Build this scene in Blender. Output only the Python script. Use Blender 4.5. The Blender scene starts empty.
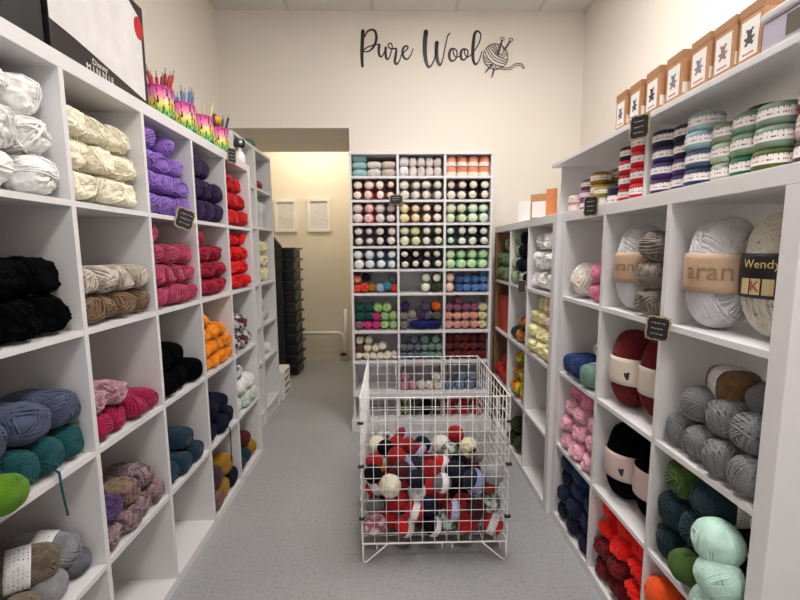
import bpy, math, random
import numpy as np
from mathutils import Vector, Matrix, noise

SC = bpy.context.scene
COL = SC.collection
PI = math.pi

# ------------------------------------------------------------------ materials
def lin(h):
    h = h.lstrip('#')
    v = [int(h[i:i+2], 16)/255 for i in (0, 2, 4)]
    return tuple((c/12.92 if c <= .04045 else ((c+.055)/1.055)**2.4) for c in v) + (1,)

MATS = {}
def new_mat(name):
    m = bpy.data.materials.new(name); m.use_nodes = True
    nt = m.node_tree; nt.nodes.clear()
    out = nt.nodes.new('ShaderNodeOutputMaterial'); b = nt.nodes.new('ShaderNodeBsdfPrincipled')
    nt.links.new(b.outputs[0], out.inputs[0])
    return m, nt, b
def N(nt, t, **kw):
    n = nt.nodes.new(t)
    for k, v in kw.items():
        if k in n.inputs: n.inputs[k].default_value = v
        else: setattr(n, k, v)
    return n
def ramp(nt, fac, stops, interp='LINEAR'):
    r = nt.nodes.new('ShaderNodeValToRGB'); r.color_ramp.interpolation = interp
    e = r.color_ramp.elements
    while len(e) < len(stops): e.new(.5)
    for i, (p, c) in enumerate(stops): e[i].position = p; e[i].color = c
    nt.links.new(fac, r.inputs[0]); return r
def scale_c(c, k): return (min(c[0]*k, 1), min(c[1]*k, 1), min(c[2]*k, 1), 1)

def plain(name, hexc, rough=.5, metal=0, noise_amt=.06, nscale=14, bump=0, spec=.5, bscale=200):
    if name in MATS: return MATS[name]
    m, nt, b = new_mat(name); c = lin(hexc)
    tc = N(nt, 'ShaderNodeTexCoord'); no = N(nt, 'ShaderNodeTexNoise', Scale=nscale, Detail=4.0)
    nt.links.new(tc.outputs['Object'], no.inputs['Vector'])
    r = ramp(nt, no.outputs['Fac'], [(.3, scale_c(c, 1-noise_amt)), (.7, scale_c(c, 1+noise_amt))])
    nt.links.new(r.outputs[0], b.inputs['Base Color'])
    b.inputs['Roughness'].default_value = rough; b.inputs['Metallic'].default_value = metal
    b.inputs['Specular IOR Level'].default_value = spec
    if bump:
        n2 = N(nt, 'ShaderNodeTexNoise', Scale=bscale, Detail=3.0); nt.links.new(tc.outputs['Object'], n2.inputs['Vector'])
        bp = N(nt, 'ShaderNodeBump', Strength=bump, Distance=.002); nt.links.new(n2.outputs['Fac'], bp.inputs['Height'])
        nt.links.new(bp.outputs[0], b.inputs['Normal'])
    MATS[name] = m; return m

def emis(name, hexc, strength):
    if name in MATS: return MATS[name]
    m, nt, b = new_mat(name)
    b.inputs['Base Color'].default_value = (.8, .8, .8, 1)
    b.inputs['Emission Color'].default_value = lin(hexc); b.inputs['Emission Strength'].default_value = strength
    MATS[name] = m; return m

def yarn(*hexes, fuzz=False, sc=None, fleck=False):
    """dyed yarn: one colour or several that change along the strand"""
    key = 'yarn_' + '_'.join(h.strip('#') for h in hexes) + ('_fuzzy' if fuzz else '')
    if key in MATS: return MATS[key]
    m, nt, b = new_mat(key)
    tc = N(nt, 'ShaderNodeTexCoord')
    no = N(nt, 'ShaderNodeTexNoise', Scale=(sc or (26.0 if len(hexes) > 1 else 40.0)), Detail=3.0)
    nt.links.new(tc.outputs['Object'], no.inputs['Vector'])
    cs = [lin(h) for h in hexes]
    cs = [c if min(c[:3]) > .45 else scale_c(c, .74 if max(c[:3]) < .5 else .92) for c in cs]         # swatch colours read lighter than the dye
    if len(cs) == 1: st = [(.3, scale_c(cs[0], .84)), (.7, scale_c(cs[0], 1.12))]
    else:
        st = []; n = len(cs)
        for i, c in enumerate(cs):
            p = .36 + .28*i/(n-1) if not fleck else (.2, .5, .66, .71)[i]; st.append((p, c))
    r = ramp(nt, no.outputs['Fac'], st)
    nt.links.new(r.outputs[0], b.inputs['Base Color'])
    b.inputs['Roughness'].default_value = .82; b.inputs['Specular IOR Level'].default_value = .25
    dark = max(max(c[:3]) for c in cs) < .012
    if dark: b.inputs['Specular IOR Level'].default_value = .06
    b.inputs['Sheen Weight'].default_value = 0 if max(cs[0][:3]) < .03 else (.3 if fuzz else .15)
    b.inputs['Sheen Roughness'].default_value = .5
    n2 = N(nt, 'ShaderNodeTexNoise', Scale=(160.0 if fuzz else 420.0), Detail=4.0)
    nt.links.new(tc.outputs['Object'], n2.inputs['Vector'])
    bp = N(nt, 'ShaderNodeBump', Strength=(.6 if fuzz else .5), Distance=(.0022 if fuzz else .0012))
    nt.links.new(n2.outputs['Fac'], bp.inputs['Height']); nt.links.new(bp.outputs[0], b.inputs['Normal'])
    MATS[key] = m; return m

def paper(hexc, ink='#3a3038', amount=.5, axis='X', pitch=.009):
    """paper band, printed with rows of tiny illegible marks; amount 0 leaves it blank"""
    key = 'paper_%s_%s_%d_%s' % (hexc.strip('#'), ink.strip('#'), amount*100, axis)
    if key in MATS: return MATS[key]
    m, nt, b = new_mat(key)
    tc = N(nt, 'ShaderNodeTexCoord'); mp = N(nt, 'ShaderNodeMapping')
    mp.inputs['Scale'].default_value = {'X': (30, 330, 330), 'Z': (330, 330, 30), 'Y': (200, 30, 200)}[axis]
    nt.links.new(tc.outputs['Object'], mp.inputs['Vector'])
    no = N(nt, 'ShaderNodeTexNoise', Scale=1.0, Detail=0.0); nt.links.new(mp.outputs[0], no.inputs['Vector'])
    sp = N(nt, 'ShaderNodeSeparateXYZ'); nt.links.new(tc.outputs['Object'], sp.inputs[0])
    mu = N(nt, 'ShaderNodeMath', operation='MULTIPLY'); mu.inputs[1].default_value = 2*PI/pitch; nt.links.new(sp.outputs[axis], mu.inputs[0])
    si = N(nt, 'ShaderNodeMath', operation='SINE'); nt.links.new(mu.outputs[0], si.inputs[0])
    gt = N(nt, 'ShaderNodeMath', operation='GREATER_THAN'); gt.inputs[1].default_value = .45; nt.links.new(si.outputs[0], gt.inputs[0])
    g2 = N(nt, 'ShaderNodeMath', operation='GREATER_THAN'); g2.inputs[1].default_value = .66-.25*amount; nt.links.new(no.outputs['Fac'], g2.inputs[0])
    an = N(nt, 'ShaderNodeMath', operation='MULTIPLY'); nt.links.new(gt.outputs[0], an.inputs[0]); nt.links.new(g2.outputs[0], an.inputs[1])
    r = ramp(nt, an.outputs[0], [(.4, lin(hexc)), (.6, lin(ink) if amount else lin(hexc))])
    nt.links.new(r.outputs[0], b.inputs['Base Color']); b.inputs['Roughness'].default_value = .45
    MATS[key] = m; return m

M_WHITE = plain('white_laminate', '#dfdddf', .38, noise_amt=.015, nscale=6)
M_WIRE = plain('white_coated_wire', '#f1f0ee', .35)
M_BLACKPL = plain('black_plastic', '#17171a', .42, bump=.1)
M_CARD = plain('kraft_card', '#b98b62', .75, noise_amt=.08, nscale=30)
M_PAPER = plain('white_paper', '#eeebe8', .6, noise_amt=.01)
M_SLATE = plain('black_chalkboard', '#16151a', .6)
M_GOLD = plain('pale_gold_edge', '#b09a78', .5)
M_CHALK = plain('chalk', '#a9a49a', .9)
M_CHROME = plain('bare_metal', '#9a9a9a', .3, metal=1)

# ------------------------------------------------------------------ mesh helpers
class MB:
    def __init__(s): s.v = []; s.f = []; s.mi = []; s.sm = []
    def add(s, vs, fs, mi=0, smooth=False):
        o = len(s.v); s.v += [tuple(p) for p in vs]
        for f in fs: s.f.append(tuple(i+o for i in f)); s.mi.append(mi); s.sm.append(smooth)
    def box(s, x0, x1, y0, y1, z0, z1, mi=0):
        s.add([(x0,y0,z0),(x1,y0,z0),(x1,y1,z0),(x0,y1,z0),(x0,y0,z1),(x1,y0,z1),(x1,y1,z1),(x0,y1,z1)],
              [(0,3,2,1),(4,5,6,7),(0,1,5,4),(1,2,6,5),(2,3,7,6),(3,0,4,7)], mi)
    def tube(s, pts, r, n=6, mi=0, closed=False, smooth=True, caps=True):
        P = [Vector(p) for p in pts]; m = len(P); vs = []; up = Vector((.31, .17, .93))
        for i, p in enumerate(P):
            if closed: t = P[(i+1) % m]-P[i-1]
            else: t = P[min(i+1, m-1)]-P[max(i-1, 0)]
            t.normalize(); a = t.cross(up)
            if a.length < .05: a = t.cross(Vector((1, 0, 0)))
            a.normalize(); b = t.cross(a)
            rr = r[i] if isinstance(r, (list, tuple)) else r
            for k in range(n):
                w = 2*PI*k/n; vs.append(p + (a*math.cos(w)+b*math.sin(w))*rr)
        fs = []
        for i in range(m if closed else m-1):
            j = (i+1) % m
            for k in range(n):
                l = (k+1) % n; fs.append((i*n+k, j*n+k, j*n+l, i*n+l))
        if caps and not closed: fs += [tuple(range(n)), tuple(range((m-1)*n+n-1, (m-1)*n-1, -1))]
        s.add(vs, fs, mi, smooth)
    def lathe(s, prof, n=24, axis='z', mi=0, smooth=True, close=True):
        vs = []; fs = []; m = len(prof)
        for (r, h) in prof:
            for k in range(n):
                a = 2*PI*k/n; c, d = r*math.cos(a), r*math.sin(a)
                vs.append((c, d, h) if axis == 'z' else ((h, c, d) if axis == 'x' else (d, h, c)))
        for i in range(m-1):
            for k in range(n):
                l = (k+1) % n; fs.append((i*n+k, i*n+l, (i+1)*n+l, (i+1)*n+k))
        if close: fs += [tuple(range(n-1, -1, -1)), tuple(range((m-1)*n, m*n))]
        s.add(vs, fs, mi, smooth)
    def prism(s, poly, fn, d, mi=0):
        """flat outline poly (u,v) placed by fn(u,v,w), thickness d"""
        n = len(poly)
        vs = [fn(u, v, 0) for u, v in poly]+[fn(u, v, d) for u, v in poly]
        fs = [tuple(range(n-1, -1, -1)), tuple(range(n, 2*n))]+[(i, (i+1) % n, (i+1) % n+n, i+n) for i in range(n)]
        s.add(vs, fs, mi)
    def mesh(s, name, mats):
        me = bpy.data.meshes.new(name); me.from_pydata(s.v, [], s.f)
        for m in (mats if isinstance(mats, (list, tuple)) else [mats]): me.materials.append(m)
        me.polygons.foreach_set('material_index', s.mi); me.polygons.foreach_set('use_smooth', s.sm)
        me.update()
        return me
    def build(s, name, mats, parent=None, loc=(0,0,0)):
        return link(name, s.mesh(name, mats), parent, loc)

def link(name, me, parent=None, loc=(0,0,0)):
    o = bpy.data.objects.new(name, me); COL.objects.link(o); o.location = loc
    if parent: o.parent = parent
    return o
def bevel(o, w=.003, seg=2):
    m = o.modifiers.new('bevel', 'BEVEL'); m.width = w; m.segments = seg; m.limit_method = 'ANGLE'; return o
def tag(o, label, cat, group=None, kind=None):
    o['label'] = label; o['category'] = cat
    if group: o['group'] = group
    if kind: o['kind'] = kind
    return o
def struct(o): o['kind'] = 'structure'; return o
def empty(name, loc=(0,0,0), rz=0):
    e = bpy.data.objects.new(name, None); COL.objects.link(e); e.location = loc; e.rotation_euler = (0,0,rz)
    e.empty_display_size = .05; return e
def boxpart(name, mat, parent, *dims, bev=0):
    b = MB(); b.box(*dims); o = b.build(name, mat, parent)
    if bev: bevel(o, bev)
    return o
def text_mesh(txt, size, depth=.0004):
    """letters as a mesh lying in XY, centred on 0"""
    cu = bpy.data.curves.new('lettering', 'FONT'); cu.body = txt; cu.size = size; cu.extrude = depth
    cu.align_x = 'CENTER'; cu.align_y = 'CENTER'; cu.resolution_u = 3
    o = bpy.data.objects.new('lettering', cu); COL.objects.link(o)
    dg = bpy.context.evaluated_depsgraph_get(); dg.update()
    me = bpy.data.meshes.new_from_object(o.evaluated_get(dg))
    bpy.data.objects.remove(o); bpy.data.curves.remove(cu); return me

# ------------------------------------------------------------------ the room
def wallpaint(name, hexc):
    return plain(name, hexc, .7, noise_amt=.012, nscale=3, bump=.08, bscale=160)
M_WALL = wallpaint('cream_wall_paint', '#e6dfd4')
M_WALLB = wallpaint('corridor_cream_paint', '#e8e0cf')

def floor_mat():
    m, nt, b = new_mat('speckled_grey_vinyl')
    tc = N(nt, 'ShaderNodeTexCoord')
    n1 = N(nt, 'ShaderNodeTexNoise', Scale=1.3, Detail=5.0); nt.links.new(tc.outputs['Object'], n1.inputs['Vector'])
    n2 = N(nt, 'ShaderNodeTexNoise', Scale=70.0, Detail=3.0); nt.links.new(tc.outputs['Object'], n2.inputs['Vector'])
    r1 = ramp(nt, n1.outputs['Fac'], [(.3, lin('#95969a')), (.7, lin('#a5a6a8'))])
    r2 = ramp(nt, n2.outputs['Fac'], [(.3, (.72,.72,.72,1)), (.5, (1,1,1,1)), (.72, (1.0,1.0,1.0,1))])
    mx = N(nt, 'ShaderNodeMix'); mx.data_type = 'RGBA'; mx.blend_type = 'MULTIPLY'; mx.inputs[0].default_value = .7
    nt.links.new(r1.outputs[0], mx.inputs[6]); nt.links.new(r2.outputs[0], mx.inputs[7])
    nt.links.new(mx.outputs[2], b.inputs['Base Color']); b.inputs['Roughness'].default_value = .48
    return m
def ceil_mat():
    m, nt, b = new_mat('ceiling_tiles')
    tc = N(nt, 'ShaderNodeTexCoord')
    br = N(nt, 'ShaderNodeTexBrick', Scale=1.0); br.offset = 0
    br.inputs['Brick Width'].default_value = .6; br.inputs['Row Height'].default_value = .6; br.inputs['Mortar Size'].default_value = .012
    br.inputs['Color1'].default_value = lin('#d9d6d2'); br.inputs['Color2'].default_value = lin('#d5d2ce'); br.inputs['Mortar'].default_value = lin('#c4c1bd')
    mp = N(nt, 'ShaderNodeMapping'); mp.inputs['Location'].default_value = (.12, .2, 0)
    nt.links.new(tc.outputs['Object'], mp.inputs[0]); nt.links.new(mp.outputs[0], br.inputs['Vector'])
    nt.links.new(br.outputs['Color'], b.inputs['Base Color']); b.inputs['Roughness'].default_value = .8
    return m

XL, XR, YF, YB, ZC = -1.243, 1.432, -1.7, 3.2, 3.02
OX = -.305                                      # right jamb of the opening
def S(name, mat, *d): b = MB(); b.box(*d); return struct(b.build(name, mat))
S('floor', floor_mat(), -2.3, XR+.1, YF-.1, 5.0, -.06, 0)
S('ceiling', ceil_mat(), XL-.1, XR+.1, YF-.1, 3.4, ZC, ZC+.06)
S('wall_left', M_WALL, XL-.08, XL, YF, YB+.75, 0, ZC)
S('wall_right', M_WALL, XR, XR+.08, YF, YB, 0, ZC)
b = MB(); b.box(OX, XR+.08, YB, YB+.745, 0, ZC); b.box(XL, OX, YB, YB+.745, 2.211, ZC)
struct(b.build('wall_back', M_WALL))
b = MB(); b.box(XL-.08, -1.0, YF-.08, YF, 0, ZC); b.box(1.15, XR+.08, YF-.08, YF, 0, ZC); b.box(-1.0, 1.15, YF-.08, YF, 0, .6); b.box(-1.0, 1.15, YF-.08, YF, 2.5, ZC)  # gap cut in the unseen front wall for the added fill window
struct(b.build('wall_front', M_WALL))
b = MB()
for x in (-1.0, .05, 1.1): b.box(x, x+.05, YF-.06, YF-.02, .6, 2.5)
b.box(-1.0, 1.15, YF-.06, YF-.02, .6, .65); b.box(-1.0, 1.15, YF-.06, YF-.02, 2.45, 2.5)
struct(b.build('added_fill_window', M_WIRE))  # unseen shop window, added behind the camera to let in softer fill
S('wall_corridor_back', M_WALLB, -2.3, OX+.3, 4.9, 4.98, 0, 2.75)
S('wall_corridor_left', M_WALLB, -2.38, -2.3, 3.95, 4.9, 0, 2.75)
S('wall_corridor_front', M_WALLB, -2.3, XL-.08, 3.87, 3.95, 0, 2.75)
S('wall_corridor_right', M_WALLB, OX+.3, OX+.38, 3.945, 4.9, 0, 2.75)
S('ceiling_corridor', M_WALLB, -2.38, OX+.38, 3.946, 4.98, 2.75, 2.8)
S('baseboard_corridor', plain('cream_gloss_paint', '#ddd3bd', .4), -2.3, OX+.3, 4.885, 4.9, 0, .105)

# ceiling lights (recessed panels)
def ceiling_light(x, y, z, w, label, strength, hexc='#fffaf5', d=None):
    d = d or w
    t = empty('ceiling_light', (x, y, z)); tag(t, label, 'light')
    f = MB()
    for (a, c, e, g) in ((-w/2, w/2, -d/2, -d/2+.02), (-w/2, w/2, d/2-.02, d/2), (-w/2, -w/2+.02, -d/2, d/2), (w/2-.02, w/2, -d/2, d/2)):
        f.box(a, c, e, g, -.014, 0)
    f.build('frame', M_WIRE, t)
    boxpart('diffuser', emis('lit_diffuser_%g' % strength, hexc, strength), t, -w/2+.02, w/2-.02, -d/2+.02, d/2-.02, -.009, -.004)
    return t
LIGHTS_HERE = 1
ceiling_light(.45, 1.75, ZC, .6, 'square ceiling light panel above the wire bin', 26)
ceiling_light(.3, -.05, ZC, .6, 'square ceiling light panel above the photographer', 26)
ceiling_light(-.85, 4.42, 2.75, .9, 'oblong ceiling light above the corridor behind the shop', 15, '#fff0d8', .3)

# ------------------------------------------------------------------ cube shelving
def cube_unit(name, label, length, cols, rows, H, side, loc, far_brown=False):
    """local frame: y along the aisle, +x into the wall side*(depth); front plane at x=0"""
    t = empty(name, loc); tag(t, label, 'shelf')
    D = .39*side; x0, x1 = min(0, D), max(0, D); e = .0006
    boxpart('bottom_board', M_WHITE, t, x0, x1, 0, length, 0, .041, bev=.0015)
    boxpart('top_board', M_WHITE, t, x0, x1, 0, length, H-.041, H, bev=.0015)
    boxpart('side_panel', M_WHITE, t, x0, x1, 0, .041, .041, H-.041, bev=.0015)
    boxpart('side_panel', M_WHITE if not far_brown else plain('brown_wood_panel', '#7a5a3e', .5, noise_amt=.2), t, x0, x1, length-.041, length, .041, H-.041, bev=.0015)
    def cut(a): return (x0+e, x1-e) if a else (x0, x1)
    for k in range(1, cols):
        y = .041+k*.335+(k-1)*.016
        boxpart('divider', M_WHITE, t, x0+e, x1-e, y, y+.016, .041, H-.041)
    for j in range(1, rows):
        z = .041+j*.335+(j-1)*.016
        boxpart('shelf_board', M_WHITE, t, x0+2*e, x1-2*e, .041, length-.041, z, z+.016)
    return t
KL = (-.848, .7614); KR = (.778, .7767); KF = (.756, 1.899)
cube_unit('cube_shelf', 'large white cube shelf of twenty five compartments along the left wall', 1.82, 5, 5, 1.82, -1, (KL[0], KL[1], 0))
cube_unit('cube_shelf', 'white cube shelf at right front holding giant banded skeins', 1.12, 3, 4, 1.47, 1, (KR[0], KR[1], 0))
cube_unit('cube_shelf', 'white cube shelf at right between near shelf and back bookcase', 1.12, 3, 4, 1.47, 1, (KF[0], KF[1], 0), True)
class Cell:
    def __init__(s, unit, col, row):
        x, y, rows, side = {'L': (*KL, 5, -1), 'R': (*KR, 4, 1), 'F': (*KF, 4, 1)}[unit]
        s.x = x; s.side = side; s.y0 = y+.041+col*.351; s.y1 = s.y0+.335
        s.z = .041+(rows-1-row)*.351; s.unit = unit; s.col = col; s.row = row
        if unit == 'L': s.name = 'left cube shelf %s row %s column' % (['top','second','third','fourth','bottom'][row], ['nearest','second','third','fourth','farthest'][col])
        if unit == 'R': s.name = 'near right shelf %s row %s column' % (['top','second','third','bottom'][row], ['near','middle','far'][col])
        if unit == 'F': s.name = 'far right shelf %s row %s column' % (['top','second','third','bottom'][row], ['near','middle','far'][col])

# ------------------------------------------------------------------ yarn shapes
def super_r(U, rx, ry, rz, n):
    m = 2.8 if n > 2.85 else 2.0                                   # packed skeins are squeezed squarish, loose balls are round
    a = np.abs(U[:, 0]/rx)**n + (np.abs(U[:, 1]/ry)**m+np.abs(U[:, 2]/rz)**m)**(n/m)
    return a**(-1.0/n)

def wound(name, rx, ry, rz, sr, bundles, strands, seed, n=2.5, tilt=(35, 75), seg=40, fluff=0.0, lump=.03, dimple=.0, core=(30, 18)):
    """a skein or ball: soft core with bundles of yarn strands wound round it; long axis X"""
    rng = np.random.default_rng(seed); noise_off = Vector(rng.uniform(0, 50, 3))
    def warp(U, R):
        if lump:
            k = np.array([noise.noise(Vector(u)*1.9+noise_off) for u in U]); R = R*(1+lump*k*2)
        if dimple: R = R*(1-dimple*np.exp(-((1-np.abs(U[:, 0]))/.05)))
        if fluff:
            k = np.array([noise.fractal(Vector(u)*6.5+noise_off, .75, 2.1, 5) for u in U]); R = R*(1+fluff*k)
        return R
    nu, nv = core; vs = []; fs = []
    th = np.linspace(0, PI, nv+1); U = []
    for i in range(nv+1):
        for j in range(nu):
            a = 2*PI*j/nu; U.append((math.cos(th[i]), math.sin(th[i])*math.cos(a), math.sin(th[i])*math.sin(a)))
    U = np.array(U); R = warp(U, super_r(U, rx, ry, rz, n))
    V = U*R[:, None]*(.975 if bundles else 1.0)
    b = MB()
    for i in range(nv):
        for j in range(nu):
            k = (j+1) % nu; fs.append((i*nu+j, i*nu+k, (i+1)*nu+k, (i+1)*nu+j))
    b.add(V.tolist(), fs, 0, True)
    rm = (rx+ry+rz)/3
    for q in range(bundles):
        al = math.radians(rng.uniform(*tilt)); az = rng.uniform(0, 2*PI)
        nn = np.array([math.cos(al), math.sin(al)*math.cos(az), math.sin(al)*math.sin(az)])
        e1 = np.cross(nn, [.3, .5, .8]); e1 /= np.linalg.norm(e1); e2 = np.cross(nn, e1)
        d0 = rng.uniform(-.35, .35); lift = 1.0 + .035*q/max(bundles, 1)
        for s in range(strands):
            d = d0+(s-(strands-1)/2)*1.95*sr/rm
            if abs(d) > .9: continue
            t = np.linspace(0, 2*PI, seg, endpoint=False)
            dd = d + .03*np.sin(t*rng.integers(1, 3)+rng.uniform(0, 6))
            rad = np.sqrt(1-dd**2)
            Uc = dd[:, None]*nn+rad[:, None]*(np.cos(t)[:, None]*e1+np.sin(t)[:, None]*e2)
            Rc = warp(Uc, super_r(Uc, rx, ry, rz, n))*(lift+rng.uniform(-.006, .006))
            P = Uc*Rc[:, None]
            T = np.roll(P, -1, 0)-np.roll(P, 1, 0); T /= np.linalg.norm(T, axis=1)[:, None]
            B = np.cross(T, Uc); B /= np.linalg.norm(B, axis=1)[:, None]; A = np.cross(B, T)
            r5 = 5; ring = []
            for k in range(r5):
                w = 2*PI*k/r5; ring.append(P+(A*math.cos(w)*.8+B*math.sin(w))*sr)
            W = np.stack(ring, 1).reshape(-1, 3)
            f = []
            for i in range(seg):
                j = (i+1) % seg
                for k in range(r5):
                    l = (k+1) % r5; f.append((i*r5+k, j*r5+k, j*r5+l, i*r5+l))
            b.add(W.tolist(), f, 0, True)
    A = np.array(b.v); lo, hi = A.min(0), A.max(0)               # true up to the nominal size
    A = (A-(lo+hi)/2)*(2*np.array([rx, ry, rz])/(hi-lo)); b.v = [tuple(p) for p in A.tolist()]
    return b.mesh(name, M_WHITE)

def band_mesh(name, rx, ry, rz, w, n=2.5, k=1.05, off=0.0):
    """paper band round the waist of a skein (axis X), following its girth"""
    b = MB(); pr = []; mm = 2.8 if n > 2.85 else 2.0
    xs = np.linspace(off-w, off+w, 7)
    for x in xs:
        g = (max(1-abs(x/rx)**n, .02))**(1/n)
        pr.append((g*k, x))
    vs = []; fs = []; m = len(pr); q = 36
    for g, x in pr:
        for j in range(q):
            a = 2*PI*j/q; sq = (abs(math.cos(a))**mm+abs(math.sin(a))**mm)**(-1/mm); vs.append((x, ry*g*sq*math.cos(a), rz*g*sq*math.sin(a)))
    for g, x in reversed(pr):
        for j in range(q):
            a = 2*PI*j/q; sq = (abs(math.cos(a))**mm+abs(math.sin(a))**mm)**(-1/mm); vs.append((x, ry*(g-.015)*sq*math.cos(a), rz*(g-.015)*sq*math.sin(a)))
    m2 = 2*m
    for i in range(m2):
        ni = (i+1) % m2
        for j in range(q):
            l = (j+1) % q; fs.append((i*q+j, i*q+l, ni*q+l, ni*q+j))
    b.add(vs, fs, 0, True)
    return b.mesh(name, M_PAPER)

SKL, SKR = .175, .045
PROTO = {
 'smooth': [wound('yarn_skein', SKL/2, SKR, SKR, .0021, 13, 8, s, n=3.4, tilt=(40, 72)) for s in (1, 2, 3)],
 'chunky': [wound('yarn_skein', SKL/2, SKR, SKR, .0038, 14, 4, s, n=3.8, tilt=(30, 70), lump=.06) for s in (4, 5, 6)],
 'fluffy': [wound('yarn_skein', SKL/2, SKR, SKR, .0024, 4, 3, s, n=3.6, tilt=(25, 80), lump=.07, fluff=.06, core=(110, 76)) for s in (7, 8, 9)],
 'ball':   [wound('yarn_ball', .046, .045, .045, .0024, 14, 7, s, n=2.1, tilt=(0, 90)) for s in (10, 11, 12)],
 'giant':  [wound('yarn_skein', .145, .082, .082, .0019, 16, 11, s, n=2.6, tilt=(50, 84), seg=56, lump=.022) for s in (13, 14)],
 'puff':   [wound('yarn_ball', .046, .045, .045, .004, 5, 3, s, n=2.1, tilt=(0, 90), lump=.05, fluff=.08, core=(80, 56)) for s in (15, 16)],
 'small':  [wound('yarn_ball', .05, .036, .036, .0028, 9, 5, s, n=2.8, tilt=(20, 75), seg=24, dimple=.25, core=(24, 16)) for s in (17, 18, 19)],
}
HALF = {'smooth': (SKL/2, SKR), 'chunky': (SKL/2, SKR), 'fluffy': (SKL/2, SKR), 'ball': (.046, .045), 'giant': (.145, .082), 'puff': (.046, .045), 'small': (.05, .036)}
BAND = {'smooth': band_mesh('paper_band', SKL/2, SKR, SKR, .026, 3.4, 1.03), 'chunky': band_mesh('paper_band', SKL/2, SKR, SKR, .024, 3.8, 1.05),
        'ball': band_mesh('paper_band', .046, .045, .045, .017, 2.1, 1.05), 'giant': band_mesh('paper_band', .145, .082, .082, .05, 2.6, 1.05)}
RND = random.Random(5)

def put_yarn(kind, mat, pos, half, rot=(0, 0, 0), band=None, label='', cat='yarn', group=None, var=None, end=None):
    ms = PROTO[kind]; me = ms[RND.randrange(len(ms)) if var is None else var % len(ms)]
    nm = 'yarn_ball' if kind in ('ball', 'puff', 'small') else 'yarn_skein'
    o = bpy.data.objects.new(nm, me); COL.objects.link(o)
    hx, hr = HALF[kind]
    o.location = pos; o.rotation_euler = rot
    sl = .98 if kind == 'giant' else (1.0 if kind in ('smooth', 'chunky', 'fluffy') else .97)               # a hair of slack so neighbours just touch
    o.scale = (half[0]/hx*sl, half[1]/hr*sl, half[2]/hr*sl)
    o.material_slots[0].link = 'OBJECT'; o.material_slots[0].material = mat
    tag(o, label, cat, group)
    if band:
        c = bpy.data.objects.new('paper_band', BAND[kind]); COL.objects.link(c); c.parent = o
        c.material_slots[0].link = 'OBJECT'; c.material_slots[0].material = band
    return o

# named dyes
Y = {
 'white': yarn('#eeecea'), 'fluffy white': yarn('#f4f2f1', fuzz=True), 'cream': yarn('#ece2c6'), 'fluffy cream': yarn('#efe8d0', fuzz=True),
 'black': yarn('#060608'), 'fluffy black': yarn('#060607', fuzz=True), 'beige grey': yarn('#b5a89d', '#cfc4b8'), 'brown': yarn('#7d6149', '#8f745c'),
 'slate blue': yarn('#4a5170', '#5d6484'), 'teal': yarn('#0e565c'), 'lime green': yarn('#5c9016'), 'taupe': yarn('#77695a', '#8a7c68', '#6a5c50'),
 'light grey': yarn('#8f8f96', '#a9a8ad'), 'dark grey': yarn('#5e5f68', '#73757f'), 'magenta': yarn('#b3124f'), 'dusty mauve': yarn('#a06a7a', '#c39aa4', '#8c5060'),
 'mauve marl': yarn('#6d5460', '#8f7078', '#b59aa0', '#5a4a55'), 'green marl': yarn('#6d7c4c', '#a08a72', '#90646c', '#4a4a3c'), 'shiny purple': yarn('#3a2450', '#6c528a'),
 'lilac': yarn('#9a76cc', '#8c66c0'), 'rose pink': yarn('#c2486c', '#b03c60'), 'petrol blue': yarn('#12384e'), 'dark purple': yarn('#31144e'), 'crimson': yarn('#b3123a'),
 'orange': yarn('#f99812', '#f28a0a'), 'navy': yarn('#0f1730'), 'mustard': yarn('#b98a1a', '#a87a12'), 'plum': yarn('#47203f'), 'mauve brown': yarn('#8d6660', '#7d5858'),
 'red': yarn('#c8101c'), 'bright red': yarn('#e20d14'), 'burgundy marl': yarn('#5d1220', '#d8d0cc', '#2c2a38', '#701828'), 'navy marl': yarn('#22243a', '#c9c9cc', '#30283a'),
 'white and blue': yarn('#e5e6ea', '#d9dcdf', '#5b78b0'), 'white and green': yarn('#e6e8e4', '#b8ccc0', '#dfe2de'), 'maroon': yarn('#5c0f18'), 'dark teal': yarn('#0c3a44'),
 'silver': yarn('#d6d5d9', '#c6c5cb'), 'taupe twist': yarn('#85786e', '#9c9086', '#74685e'), 'speckled cream': yarn('#dfdace', '#d8d2c6', '#d4cdc0', '#8a837a', sc=75.0, fleck=True),
 'baby pink': yarn('#f2b2c4', fuzz=True), 'candy pink': yarn('#ec8fae'), 'mid pink': yarn('#dd6f98', '#e78ab0'), 'royal blue': yarn('#123a78'), 'mint': yarn('#bcdcd0'), 'sea green': yarn('#7fa89a'),
 'deep navy': yarn('#0a1440'), 'denim blue': yarn('#1d3a66'), 'dark red': yarn('#7a0a16'), 'scarlet': yarn('#f81a10'), 'mid grey': yarn('#949499', '#86868b'), 'fawn': yarn('#9c7450', '#86603e'),
 'deep teal': yarn('#08303a'), 'olive green': yarn('#47682a'), 'coral orange': yarn('#ef5518'), 'lemon': yarn('#f6eeb4', fuzz=True), 'peach pink': yarn('#eccabf', fuzz=True),
 'pale green': yarn('#a9bd90'), 'rainbow orange': yarn('#d3561c', '#20303a', '#e08a1c', '#5b1a1c', sc=14.0), 'rainbow': yarn('#c8281e', '#e8c020', '#4a9a2c', '#c83c20', sc=14.0),
 'dark olive': yarn('#3a4428'), 'green eyelash': yarn('#48663a', '#7c945e', '#33502a', fuzz=True), 'pale yellow': yarn('#ece6bb', fuzz=True), 'grey white': yarn('#bdbbb8', '#d5d2cf'),
}
P_WHITE = paper('#e4e2e3', '#6a6470', .12); P_TEAL = paper('#1f8b84', '#0d3c3c', .4); P_CREAM = paper('#d9cdbf', '#8a7c70', 0); P_BEIGE = paper('#bd9f86', '#a0805f', 0)
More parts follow.
